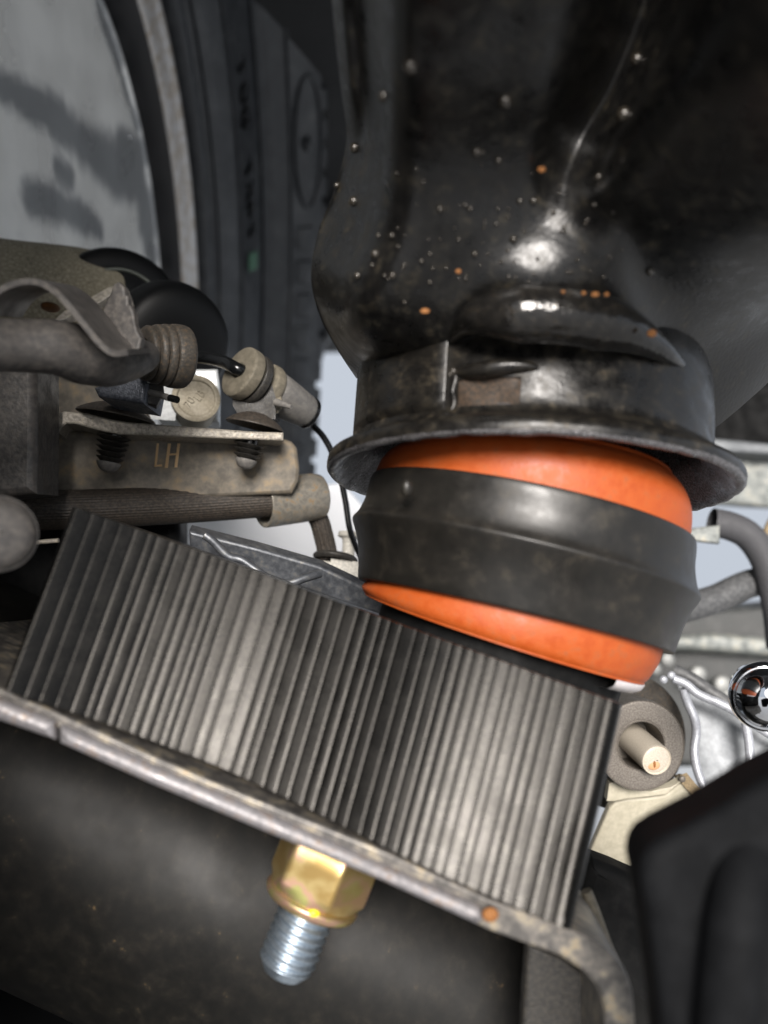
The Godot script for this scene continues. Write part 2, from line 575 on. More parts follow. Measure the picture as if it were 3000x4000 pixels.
# ---------------------------------------------------------------- the setting
func build_surroundings() -> void:
	var g := MeshInstance3D.new()
	g.name = "ground"
	var pm := PlaneMesh.new()
	pm.size = Vector2(160, 160)
	g.mesh = pm
	g.material_override = mats["concrete"]
	g.set_meta("kind", "structure")
	g.set_meta("label", "pale concrete ground under the vehicle")
	add_child(g)
	g.position = Vector3(0, -0.005, 0)

	var fl := Geo.new()
	var fp := pt(1500, 0, 0.5)
	fl.plate(PackedVector2Array([Vector2(-0.2, -1.2), Vector2(0.75, -1.2), Vector2(0.75, 0.2), Vector2(-0.2, 0.2)]), frame(Vector3(0, 0.4, 0), tilt(0, 9) * -1.0, Vector3.RIGHT), 0.02, 0.002)
	solo("vehicle_floor", fl, mats["underbody_paint"], "dark painted vehicle floor above the suspension", "vehicle floor", fp)

# ---------------------------------------------------------------- wheel

func build_wheel() -> void:
	var o := Vector3(-0.1227, 0.0631, -0.3723)
	var ax := Vector3(0.9978, -0.0642, 0.0172).normalized()
	var t := thing("wheel", "road wheel with black tyre standing behind the brake shield", "wheel", o)
	var g := Geo.new()
	# tyre: bead, stepped sidewall rings, shoulder, tread
	var prof := [Vector2(0.205, -0.2), Vector2(0.221, -0.03), Vector2(0.2205, -0.006), Vector2(0.2212, -0.0015), Vector2(0.224, 0.0005), Vector2(0.2275, 0.001), Vector2(0.229, 0.002), Vector2(0.231, 0.0045), Vector2(0.24, 0.0105), Vector2(0.2508, 0.0146), Vector2(0.2522, 0.0166), Vector2(0.2536, 0.0152), Vector2(0.275, 0.0185), Vector2(0.2975, 0.0213), Vector2(0.2985, 0.0234), Vector2(0.3068, 0.024), Vector2(0.308, 0.027), Vector2(0.31, 0.0295), Vector2(0.3182, 0.0383), Vector2(0.3195, 0.0406), Vector2(0.3208, 0.0396), Vector2(0.334, 0.051), Vector2(0.345, 0.0595), Vector2(0.3475, 0.0585), Vector2(0.352, 0.0555), Vector2(0.358, 0.0485), Vector2(0.3665, 0.029), Vector2(0.37, -0.01), Vector2(0.37, -0.1), Vector2(0.365, -0.17), Vector2(0.34, -0.21), Vector2(0.205, -0.2)]
	g.lathe(prof, o, ax, 220)
	var ty := obj("tyre", g, mats["tyre_rubber"], t)
	# frame of the wheel's far side: e towards the far edge, w up
	var e := Vector3(0, 0, -1)
	e = (e - ax * e.dot(ax)).normalized()
	var w := ax.cross(e) * -1.0
	if w.y < 0:
		w = -w
	var at_ring := func(r: float, h: float, a: float) -> Vector3:
		return o + ax * h + (e * cos(a) + w * sin(a)) * r
	# raised characters on the sidewall
	var marks := [["D", 0.775], ["O", 0.83], ["T", 0.885], ["7", 0.505], ["4", 0.555], ["X", 0.605], ["7", 0.655]]
	for mk in marks:
		var cm := TextMesh.new()
		cm.text = mk[0]
		cm.font = SystemFont.new()
		cm.font.font_names = PackedStringArray(["Droid Sans"])
		cm.font_size = 16
		cm.pixel_size = 0.0013
		cm.depth = 0.002
		var ci := MeshInstance3D.new()
		ci.name = "sidewall_letter"
		ci.mesh = cm
		ci.material_override = mats["tyre_mark"]
		var p: Vector3 = at_ring.call(0.273, 0.0187, mk[1])
		var rad := (p - o - ax * ax.dot(p - o)).normalized()
		ci.transform = Transform3D(Basis(rad.cross(ax) * -1.0, rad, ax).orthonormalized(), p - o)
		# text reads along the sidewall with its feet towards the bead
		ty.add_child(ci, true)
	# green paint patch
	var gp := Geo.new()
	var rows := []
	for i in 5:
		var row := PackedVector3Array()
		for j in 5:
			row.append(at_ring.call(0.264 + 0.019 * j / 4.0, 0.0185 + 0.0024 * j / 4.0, 0.408 + 0.044 * i / 4.0))
		rows.append(row)
	gp.grid(rows)
	obj("paint_patch", gp, mats["green_mark"], ty)
	# oval cartouche near the shoulder
	var cart := []
	for i in 41:
		var f := TAU * i / 40.0
		var rr := 0.334 + 0.0105 * cos(f)
		cart.append(at_ring.call(rr, 0.0513 + (rr - 0.334) * 0.78, 0.66 + 0.135 * sin(f)))
	var cg := Geo.new()
	cg.tube(cart, [0.0018], 8, 1.0, false)
	obj("oval_rim", cg, mats["tyre_rubber"], ty)
	var cd := Geo.new()
	cd.ball(at_ring.call(0.334, 0.0505, 0.66), Vector3(0.003, 0.006, 0.006))
	obj("oval_stud", cd, mats["tyre_rubber"], ty)
	# moulded rings and bars of the sidewall
	for rg in [[0.2315, 0.0052, 0.0011], [0.2522, 0.0163, 0.0009], [0.2985, 0.0231, 0.0012], [0.3195, 0.0402, 0.0014]]:
		var rp := []
		for i in 121:
			rp.append(at_ring.call(rg[0], rg[1], -0.9 + 2.4 * i / 120.0))
		var rgm := Geo.new()
		rgm.tube(rp, [rg[2]], 8)
		obj("sidewall_ring", rgm, mats["tyre_rubber"], ty)
	for i in 11:
		var a := 0.46 - i * 0.075
		var bp := []
		for q in [[0.3245, 0.0435], [0.3285, 0.047], [0.3335, 0.0508], [0.3385, 0.0546]]:
			var bar := PackedVector3Array()
			for e3 in [[-0.026, -0.003], [-0.0255, 0.0012], [-0.022, 0.002], [0.022, 0.002], [0.0255, 0.0012], [0.026, -0.003]]:
				var lift: float = e3[1] if q[0] > 0.326 and q[0] < 0.337 else e3[1] - 0.0018
				bar.append(at_ring.call(q[0] - lift * 0.6, q[1] + lift * 0.8, a + e3[0]))
			bp.append(bar)
		var bgm2 := Geo.new()
		bgm2.grid(bp)
		obj("sidewall_bar", bgm2, mats["tyre_rubber"], ty)
	var vg := Geo.new()
	vg.tube([at_ring.call(0.3245, 0.0437, 1.25), at_ring.call(0.3245, 0.0437, 0.98), at_ring.call(0.338, 0.0545, 0.86)], [0.0013], 8)
	obj("sidewall_ridge", vg, mats["tyre_rubber"], ty)
	# shoulder blocks of the tread
	for i in 34:
		var a := 1.2 - i * 0.058
		var tb := Geo.new()
		var r2 := []
		var ww := 0.021
		for q in [[0.346, 0.055], [0.349, 0.062], [0.355, 0.0625], [0.3635, 0.055], [0.3695, 0.029]]:
			var row := PackedVector3Array()
			for s in [-ww, -ww, -ww + 0.002, ww - 0.002, ww, ww]:
				var dip := 0.0 if absf(s) < ww - 0.0001 else 0.0008
				var inn := 0.004 if row.size() == 0 or row.size() == 5 else 0.0
				row.append(at_ring.call(q[0] - dip - inn, q[1] - dip - inn, a + s))
			r2.append(row)
		tb.grid(r2)
		obj("tread_block", tb, mats["tyre_rubber"], ty)
	# rim: lip band with bright edge, dark barrel inside
	var rl := Geo.new()
	rl.lathe([Vector2(0.1985, -0.03), Vector2(0.1995, -0.0145), Vector2(0.2, -0.0118), Vector2(0.2015, -0.0108), Vector2(0.2075, -0.0088), Vector2(0.2125, -0.0066), Vector2(0.2142, -0.0054), Vector2(0.2152, -0.006), Vector2(0.2155, -0.009), Vector2(0.2155, -0.012), Vector2(0.2145, -0.03)], o, ax, 180)
	var rim := obj("rim", rl, mats["rim_lip"], t)
	var rb := Geo.new()
	rb.lathe([Vector2(0.1983, -0.012), Vector2(0.194, -0.02), Vector2(0.188, -0.05), Vector2(0.186, -0.12), Vector2(0.15, -0.17), Vector2(0.01, -0.18)], o, ax, 120)
	obj("rim_barrel", rb, mats["rim_dark"], rim)

	solo("wheel_arch_liner", slab([[1050, -500], [1500, -500], [1500, 1240], [1300, 1290], [1262, 1352], [1231, 1455], [1203, 1540], [1150, 1560], [1050, 1500]], [1280, 600, 0.8], Vector3(-0.2, 0, 1), 0.01, 0.003), mats["tyre_rubber"], "dark wheel arch liner between tyre and frame bracket", "wheel arch liner", pt(1280, 1240, 0.8))
	var s := thing("brake_shield", "grey galvanised brake shield disc with wet smears and drops", "brake shield", o)
	var sg := Geo.new()
	# wet streaks on the disc, as capsules in its own plane
	var streaks := []
	var on_disc := func(px: float, py: float) -> Vector3:
		var ray := pt(px, py, 1.0)
		return ray * ((o - ax * 0.019).dot(ax) / ray.dot(ax))
	for q in [[-60, 300, 60, 370, 26], [60, 370, 190, 450, 30], [190, 450, 320, 560, 34], [320, 560, 420, 640, 36], [420, 640, 540, 700, 44], [540, 700, 590, 860, 40], [470, 560, 560, 600, 26], [100, 770, 200, 800, 30], [200, 800, 330, 860, 26], [330, 860, 380, 900, 18], [215, 660, 260, 690, 22], [400, 60, 470, 250, 16], [390, 0, 420, 120, 14], [480, 300, 540, 500, 10], [560, 870, 600, 1000, 26]]:
		var p0: Vector3 = on_disc.call(q[0], q[1])
		var p1: Vector3 = on_disc.call(q[2], q[3])
		streaks.append([p0, p1, q[4] * K * -p0.z * 3.9])
	var sprof := []
	for i in 46:
		sprof.append(Vector2(0.03 + 0.143 * i / 45.0, -0.0165 - 0.0032 * i / 45.0))
	sprof.append_array([Vector2(0.1735, -0.0197), Vector2(0.1748, -0.0187), Vector2(0.1762, -0.0185), Vector2(0.1772, -0.0195), Vector2(0.1772, -0.026), Vector2(0.1772, -0.0262), Vector2(0.17, -0.026), Vector2(0.03, -0.025)])
	var nz := noise("speck")
	var e2 := (Vector3(0, 0, -1) - ax * -ax.z).normalized()
	var w2 := ax.cross(e2)
	var srows := []
	for p in sprof:
		var row := PackedVector3Array()
		for j in 420:
			var f := TAU * j / 420.0
			row.append(o + ax * p.y + (e2 * cos(f) + w2 * sin(f)) * p.x)
		srows.append(row)
	var wet := func(i: int, j: int) -> Color:
		var p: Vector3 = srows[i][j % 420]
		var best := 0.0
		for sk in streaks:
			var q := Geometry3D.get_closest_point_to_segment(p, sk[0], sk[1])
			best = maxf(best, 1.0 - (p - q).length() / sk[2])
		var nn := nz.get_noise_3d(p.x * 1800.0, p.y * 1800.0, p.z * 1800.0)
		var k := smoothstep(0.0, 0.55, best + nn * 0.3 - 0.05)
		return Color(0.9, 0.9, 0.87).lerp(Color(0.30, 0.31, 0.32), k)
	sg.grid(srows, true, null, wet)
	obj("disc", sg, mats["shield_steel"], s)
	for dp in [[110, 372, 9], [305, 590, 14], [312, 612, 15], [327, 672, 14], [510, 542, 13], [242, 555, 6], [490, 816, 7], [190, 472, 6], [66, 412, 8], [210, 540, 5], [148, 700, 5]]:
		var ray := pt(dp[0], dp[1], 1.0)
		var q := o - ax * 0.0188
		var hit := ray * (q.dot(ax) / ray.dot(ax))
		var rr: float = dp[2] * K * -hit.z
		var dg := Geo.new()
		dg.lathe([Vector2(0.0001, rr * 0.7), Vector2(rr * 0.5, rr * 0.58), Vector2(rr * 0.85, rr * 0.3), Vector2(rr, -rr * 0.1), Vector2(rr * 0.8, -rr * 0.3), Vector2(0.0001, -rr * 0.3)], hit, ax, 14)
		obj("water_drop", dg, mats["water"], s)

# ---------------------------------------------------------------- black frame bracket with the cup
func build_frame_bracket() -> void:
	var t := thing("frame_bracket", "black stamped frame bracket with round cup above the orange bump stop", "frame bracket", pt(2065, 1895, 0.2))
	# each section: height, distance of the front panel, seven sightings round the left corner, then the right half
	var turn_top := [0.034, 0.029, 0.0275, 0.0165, 0.0075, 0.0022, 0.0]
	var turn_low := [0.03, 0.0285, 0.0175, 0.0098, 0.005, 0.0018, 0.0]
	var S := []
	for q in [
		[-300, 0.102, [1286, 1330, 1400, 1455, 1500, 1560, 1660], [[1960, 0.104], [2380, 0.112], [2570, 0.138], [2740, 0.118], [2880, 0.09], [3500, 0.075]], 0],
		[0, 0.115, [1297, 1337, 1402, 1452, 1498, 1560, 1660], [[1960, 0.117], [2340, 0.123], [2510, 0.147], [2660, 0.13], [2800, 0.104], [3500, 0.085]], 0],
		[335, 0.128, [1330, 1370, 1426, 1466, 1506, 1560, 1660], [[1930, 0.1305], [2210, 0.136], [2380, 0.155], [2500, 0.14], [2650, 0.117], [3500, 0.096]], 0],
		[545, 0.139, [1353, 1385, 1436, 1478, 1514, 1564, 1660], [[1890, 0.1415], [2110, 0.146], [2265, 0.159], [2385, 0.147], [2530, 0.13], [3500, 0.106]], 0.4],
		[740, 0.147, [1306, 1332, 1420, 1472, 1510, 1560, 1650], [[1870, 0.1495], [2070, 0.153], [2210, 0.157], [2320, 0.150], [2500, 0.14], [3500, 0.118]], 1],
		[920, 0.153, [1240, 1258, 1370, 1424, 1468, 1524, 1620], [[1840, 0.1545], [2070, 0.1565], [2240, 0.155], [2390, 0.152], [2600, 0.149], [3500, 0.13]], 1],
		[1090, 0.158, [1215, 1230, 1310, 1358, 1402, 1460, 1560], [[1820, 0.1595], [2090, 0.157], [2270, 0.158], [2410, 0.157], [2660, 0.16], [3500, 0.145]], 1],
		[1240, 0.165, [1252, 1266, 1312, 1346, 1384, 1432, 1530], [[1820, 0.1655], [2100, 0.164], [2300, 0.165], [2480, 0.167], [2740, 0.174], [3500, 0.165]], 1],
		[1370, 0.176, [1320, 1332, 1364, 1396, 1436, 1490, 1590], [[1850, 0.174], [2100, 0.174], [2310, 0.176], [2520, 0.181], [2800, 0.19], [3500, 0.185]], 1],
		[1478, 0.196, [1392, 1406, 1436, 1466, 1500, 1540, 1620], [[1850, 0.194], [2100, 0.194], [2320, 0.196], [2540, 0.2], [2768, 0.206], [3500, 0.203]], 1]]:
		var row := []
		for i in 7:
			row.append([q[2][i], q[0], q[1] + lerpf(turn_top[i], turn_low[i], q[4])])
		for e in q[3]:
			row.append([e[0], q[0], e[1]])
		S.append(row)
	# the lower edge climbs to the far side
	var climb := {6: [0, 0, 10, 20, 0, -30, -150], 7: [0, 10, 20, 40, 40, 0, -260], 8: [0, 10, 20, 50, 80, 40, -400], 9: [0, 10, 40, 100, 170, 212, -460]}
	for r in climb:
		for i in 7:
			if i > 0:
				S[r][6 + i][1] += climb[r][i]
	var fine := []
	for s in S:
		fine.append(smooth(pts(s), 10))
	var rows := []
	var nz := noise("blot")
	for j in fine[0].size():
		var col := []
		for i in fine.size():
			col.append(fine[i][j])
		var sm := smooth(col, 12)
		for i in sm.size():
			if rows.size() <= i:
				rows.append(PackedVector3Array())
			var p: Vector3 = sm[i]
			var b := nz.get_noise_3d(p.x * 9000.0, p.y * 9000.0, p.z * 9000.0) * 0.00022 + nz.get_noise_3d(p.x * 50000.0, p.y * 50000.0, p.z * 50000.0) * 0.00003
			rows[i].append(p + p.normalized() * b)
	var g := Geo.new()
	g.grid(rows)
	var back := []
	for r in rows:
		var br := PackedVector3Array()
		for p in r:
			br.append(p + p.normalized() * 0.0028)
		back.append(br)
	back.reverse()
	g.grid(back)
	# close the left and lower edges
	var edge_l := [PackedVector3Array(), PackedVector3Array()]
	for r in rows:
		edge_l[0].append(r[0])
		edge_l[1].append(r[0] + r[0].normalized() * 0.0028)
	g.grid(edge_l)
	var low: PackedVector3Array = rows[-1]
	var low_b := PackedVector3Array()
	for p in low:
		low_b.append(p + p.normalized() * 0.0028)
	g.grid([low, low_b])
	var shell := obj("shell", g, mats["black_paint"], t)

	# cup
	var ax := tilt(4.0, 9.8)
	var co := pt(2065, 1895, 0.2)
	var cg := Geo.new()
	var prof := [Vector2(0.02, 0.0335), Vector2(0.03, 0.033), Vector2(0.0345, 0.031), Vector2(0.0375, 0.0275), Vector2(0.0388, 0.0235), Vector2(0.0391, 0.019), Vector2(0.0393, 0.0145), Vector2(0.0394, 0.0085), Vector2(0.0398, 0.0062), Vector2(0.0412, 0.0046), Vector2(0.0436, 0.0038), Vector2(0.0451, 0.0029), Vector2(0.0457, 0.0016), Vector2(0.0456, 0.0003)]
	var fp := smooth(prof, 8)
	var z := (Vector3(0, 0, 1) - ax * ax.z).normalized()
	var x := ax.cross(z)
	var ring := func(r: float, h: float, f: float) -> Vector3:
		return co + ax * h + (x * sin(f) + z * cos(f)) * r
	var crow := []
	for p in fp:
		var row := PackedVector3Array()
		for j in 144:
			var f := TAU * j / 144.0 - PI
			var q: Vector3 = ring.call(p.x, p.y, f)
			row.append(q + (q - co).normalized() * nz.get_noise_3d(q.x * 14000.0, q.y * 14000.0, q.z * 14000.0) * 0.0003)
		crow.append(row)
	# window punched through the wall
	var skip := func(i: int, j: int) -> bool:
		var f := rad_to_deg(TAU * (j + 0.5) / 144.0 - PI)
		var h: float = fp[i].y
		return f > -31.0 and f < -12.0 and h > 0.0068 and h < 0.0126
	cg.grid(crow, true, skip)
	var cup := obj("cup", cg, mats["cup_paint"], t)
	# inner wall and the cut edge of the lip
	var ig := Geo.new()
	var iprof := smooth([Vector2(0.0456, 0.0004), Vector2(0.0451, -0.0003), Vector2(0.044, -0.0004), Vector2(0.0428, 0.0006), Vector2(0.0412, 0.0026), Vector2(0.0392, 0.0055), Vector2(0.0375, 0.0085), Vector2(0.0371, 0.014), Vector2(0.037, 0.024), Vector2(0.034, 0.029), Vector2(0.01, 0.031)], 4)
	var irow := []
	for p in iprof:
		var row := PackedVector3Array()
		for j in 144:
			var f := TAU * j / 144.0 - PI
			var q: Vector3 = ring.call(p.x, p.y, f)
			row.append(q + ax * nz.get_noise_3d(q.x * 20000.0, q.y * 20000.0, q.z * 20000.0) * 0.0005)
		irow.append(row)
	ig.grid(irow, true)
	obj("lip_inside", ig, mats["lip_metal"], cup)
	# rolled tab over the window, brown back inside it
	var tp := []
	for i in 16:
		tp.append(ring.call(0.0398 - absf(i - 7.5) * 0.00007, 0.0138 - 0.0003 * sin(i * 0.4), deg_to_rad(-32.0 + i * 1.6)))
	var tg := Geo.new()
	var tr := []
	for i in 16:
		tr.append(0.0021 * sqrt(sin(PI * (i + 0.4) / 15.8)))
	tg.tube(tp, tr, 12, 0.8)
	obj("window_tab", tg, mats["cup_paint"], cup)
	tp = []
	for i in 12:
		tp.append(ring.call(0.0392, 0.0135 - i * 0.00066, deg_to_rad(-31.5 + sin(i * 0.9) * 0.4)))
	var t2 := Geo.new()
	t2.tube(tp, [0.0007], 8)
	obj("window_side", t2, mats["cup_paint"], cup)
	var wb := Geo.new()
	var wrow := []
	for i in 6:
		var row := PackedVector3Array()
		for j in 12:
			row.append(ring.call(0.0383 - 0.0005 * sin(j * 1.1 + i), 0.0055 + i * 0.002, deg_to_rad(-34.0 + j * 2.6)))
		wrow.append(row)
	wb.grid(wrow)
	obj("window_back", wb, mats["window_rust"], cup)
	# left strap welded over the cup's side
	var sgeo := Geo.new()
	var srow := []
	for i in 15:
		var row := PackedVector3Array()
		for j in 20:
			var h := 0.0066 + i * 0.0013
			var r := 0.0404 if h < 0.022 else 0.0404 - (h - 0.022) * (h - 0.022) * 120.0
			if j == 19:
				r -= 0.0014
			if i == 0:
				r -= 0.0012
			row.append(ring.call(r, h + 0.0008 * sin(j * 0.25), deg_to_rad(-112.0 + minf(j, 18) * 4.35)))
		srow.append(row)
	sgeo.grid(srow)
	obj("side_strap", sgeo, mats["cup_paint"], cup)

	# weld between shell and cup
	var rng := RandomNumberGenerator.new()
	rng.seed = 5
	for lane in [[0.0024, 0.0052]]:
		var wp := []
		var wr := []
		var ctl := smooth(pts([[1700, 1345, 0.176], [1800, 1235, 0.166], [1900, 1175, 0.159], [2100, 1160, 0.156], [2300, 1185, 0.157], [2480, 1250, 0.161], [2620, 1330, 0.168], [2720, 1410, 0.178]]), 14)
		for i in ctl.size():
			wp.append(ctl[i] + Vector3(0, -lane[0] + 0.0003 * sin(i * 0.11), -0.0018 + 0.0001 * sin(i * 0.4)))
			var taper := clampf(minf(i, ctl.size() - 1 - i) / 38.0, 0.03, 1.0)
			wr.append(lane[1] * taper * (0.98 + 0.02 * sin(i * 0.23) + rng.randf() * 0.012))
		var wg := Geo.new()
		wg.tube(wp, wr, 18, 1.0)
		obj("weld_bead", wg, mats["weld"], shell)
	for rs in [[2185, 1222, 14], [2232, 1222, 12], [2280, 1145, 10], [2325, 1150, 12], [2370, 1150, 11], [2250, 1240, 12], [2290, 1245, 16], [2335, 1246, 19], [2385, 1265, 17], [2430, 1280, 12], [2546, 1302, 24], [2200, 1140, 9], [1660, 1215, 12], [1790, 1060, 10], [2115, 662, 14]]:
		var d := 0.151 + (0.006 if rs[1] > 1200 else 0.0)
		if rs[0] > 2500:
			d = 0.157
		if rs[1] < 800:
			d = 0.1495
		var rg := Geo.new()
		var rr: float = rs[2] * K * d
		rg.ball(pt(rs[0], rs[1], d), Vector3(rr * rng.randf_range(0.8, 1.7), rr * rng.randf_range(0.55, 0.95), rr * 0.55), 12)
		obj("rust_blister", rg, mats["rust"], shell)
	# weld spatter beads frozen on the paint
	var beads := [[1385, 585, 20], [1380, 790, 20], [1316, 730, 12], [1466, 995, 18], [1394, 1070, 15], [1455, 1030, 9], [1480, 915, 10], [1535, 915, 12], [1527, 1078, 15], [1560, 960, 8], [1870, 590, 18], [1880, 590, 10], [1940, 620, 14], [1726, 822, 14], [1815, 800, 10], [1845, 815, 12], [2030, 780, 12], [2090, 790, 15], [2170, 825, 11], [2440, 455, 30], [2490, 220, 24], [1970, 400, 28], [1600, 260, 30], [1500, 370, 22], [2000, 930, 15], [1850, 985, 13], [1638, 1025, 10], [1690, 1105, 9], [2533, 1065, 18], [1770, 1450, 14], [1758, 1462, 9], [2340, 690, 14], [1580, 1180, 9]]
	var scat := RandomNumberGenerator.new()
	scat.seed = 11
	for i in 70:
		beads.append([scat.randf_range(1500, 2450), 1100 - 480 * pow(scat.randf(), 1.6), scat.randf_range(4.5, 8.5)])
	for bd in beads:
		var best := Vector3.ZERO
		var far := 1e9
		for r in rows:
			for p in r:
				var q := Vector2(1500.0 - p.x / p.z / K, 2000.0 + p.y / p.z / K)
				var dd := q.distance_squared_to(Vector2(bd[0], bd[1]))
				if dd < far:
					far = dd
					best = p
		if bd[1] > 1300:
			best = pt(bd[0], bd[1], 0.1605)
		var rr: float = bd[2] * K * -best.z
		var bg := Geo.new()
		bg.ball(best - best.normalized() * rr * 0.3, Vector3(rr, rr, rr), 12)
		obj("spatter_bead", bg, mats["bead"], shell)

# ---------------------------------------------------------------- bump stop
func build_bump_stop() -> void:
	var t := thing("bump_stop", "orange rubber bump stop with a wide black band around it", "bump stop", pt(1950, 2620, 0.2))
	# orange body under the lip
	var up := ring_rows([[2030, 2100, 0.2, 0.0345, 12.5, 5.5], [2055, 2020, 0.2, 0.0352, 12.0, 6.5], [2066, 1960, 0.2, 0.0351, 11.0, 8.0], [2072, 1915, 0.2, 0.0345, 10.0, 9.0], [2075, 1870, 0.2, 0.033, 9.0, 9.0], [2078, 1835, 0.2, 0.0305, 8.0, 9.0], [2080, 1815, 0.2, 0.027, 7.0, 9.0], [2080, 1805, 0.2, 0.001, 6.0, 9.0]], 96)
	var g := Geo.new()
	g.grid(refine(up), true)
	obj("upper_cushion", g, mats["orange_rubber"], t)
	# black band: two hollow faces meeting in a ridge
	var b := ring_rows([[1998, 2405, 0.2, 0.0325, 13.6, 6.7], [1998, 2407, 0.2, 0.0352, 13.6, 6.7], [1999, 2404, 0.2, 0.0356, 13.6, 6.7], [2001, 2388, 0.2, 0.0358, 13.6, 6.7], [2012, 2320, 0.2, 0.0364, 13.8, 6.6], [2022, 2255, 0.2, 0.0374, 14.0, 6.6], [2030, 2206, 0.2, 0.0387, 14.0, 6.6], [2033, 2191, 0.2, 0.03905, 14.0, 6.6], [2035, 2180, 0.2, 0.03895, 14.0, 6.6], [2040, 2150, 0.2, 0.0379, 13.8, 6.6], [2050, 2090, 0.2, 0.0369, 13.5, 6.6], [2060, 2030, 0.2, 0.0366, 13.0, 6.6], [2064, 2004, 0.2, 0.0363, 13.0, 6.6], [2065, 1996, 0.2, 0.0358, 13.0, 6.6], [2065, 1995, 0.2, 0.034, 13.0, 6.6]], 96)
	var bg := Geo.new()
	bg.grid(refine(b, 3), true)
	obj("band", bg, mats["band_rubber"], t)
	for lug in [[1588, 1905, 0.1672], [2600, 2205, 0.1762]]:
		var lg := Geo.new()
		lg.ball(pt(lug[0], lug[1], lug[2] + 0.0009), Vector3(0.0012, 0.0017, 0.0011), 12)
		obj("band_lug", lg, mats["band_rubber"], t)
	# orange foot
	var lo := ring_rows([[1958, 2489, 0.2, 0.02, 17.5, 2.6], [1958, 2489, 0.2, 0.0312, 17.5, 2.6], [1958, 2482, 0.2, 0.0322, 17.4, 2.8], [1960, 2470, 0.2, 0.0329, 17.2, 3.2], [1966, 2455, 0.2, 0.0333, 16.6, 4.0], [1980, 2435, 0.2, 0.0335, 15.5, 5.2], [1992, 2415, 0.2, 0.0334, 14.4, 6.3], [1996, 2400, 0.2, 0.0334, 14.0, 6.6]], 96)
	var lg2 := Geo.new()
	lg2.grid(refine(lo, 3), true)
	obj("lower_cushion", lg2, mats["orange_rubber"], t)
	var bpg := Geo.new()  # white wedge painted in for the glint under the orange foot
	var brow := []
	var bo := pt(1958, 2500, 0.2)
	var ba := tilt(18.0, 2.4)
	var bz := (Vector3(0, 0, 1) - ba * ba.z).normalized()
	var bx := ba.cross(bz)
	for e in [[0.028, 0.0015], [0.0316, 0.0015], [0.0322, 0.0008], [0.0318, -0.0004], [0.0305, -0.0014], [0.026, -0.002]]:
		var row := PackedVector3Array()
		for j in 24:
			var f := deg_to_rad(38.0 + j * 1.9)
			row.append(bo + ba * e[1] + (bx * sin(f) + bz * cos(f)) * e[0])
		brow.append(row)
	bpg.grid(brow)
	obj("base_glint", bpg, mats["glint_white"], t)
	var ft := Geo.new()  # black drum standing in for the contact shadow under the orange foot
	ft.lathe([Vector2(0.0005, 0.003), Vector2(0.027, 0.003), Vector2(0.028, 0.0), Vector2(0.028, -0.014), Vector2(0.0005, -0.014)], bo, ba, 48)
	obj("contact_shade", ft, mats["black_and_shade"], t)

func refine(rows: Array, sub := 4) -> Array:
	var out := []
	for j in rows[0].size():
		var col := []
		for r in rows:
			col.append(r[j])
		var sm := smooth(col, sub)
		for i in sm.size():
			if out.size() <= i:
				out.append(PackedVector3Array())
			out[i].append(sm[i])
	return out

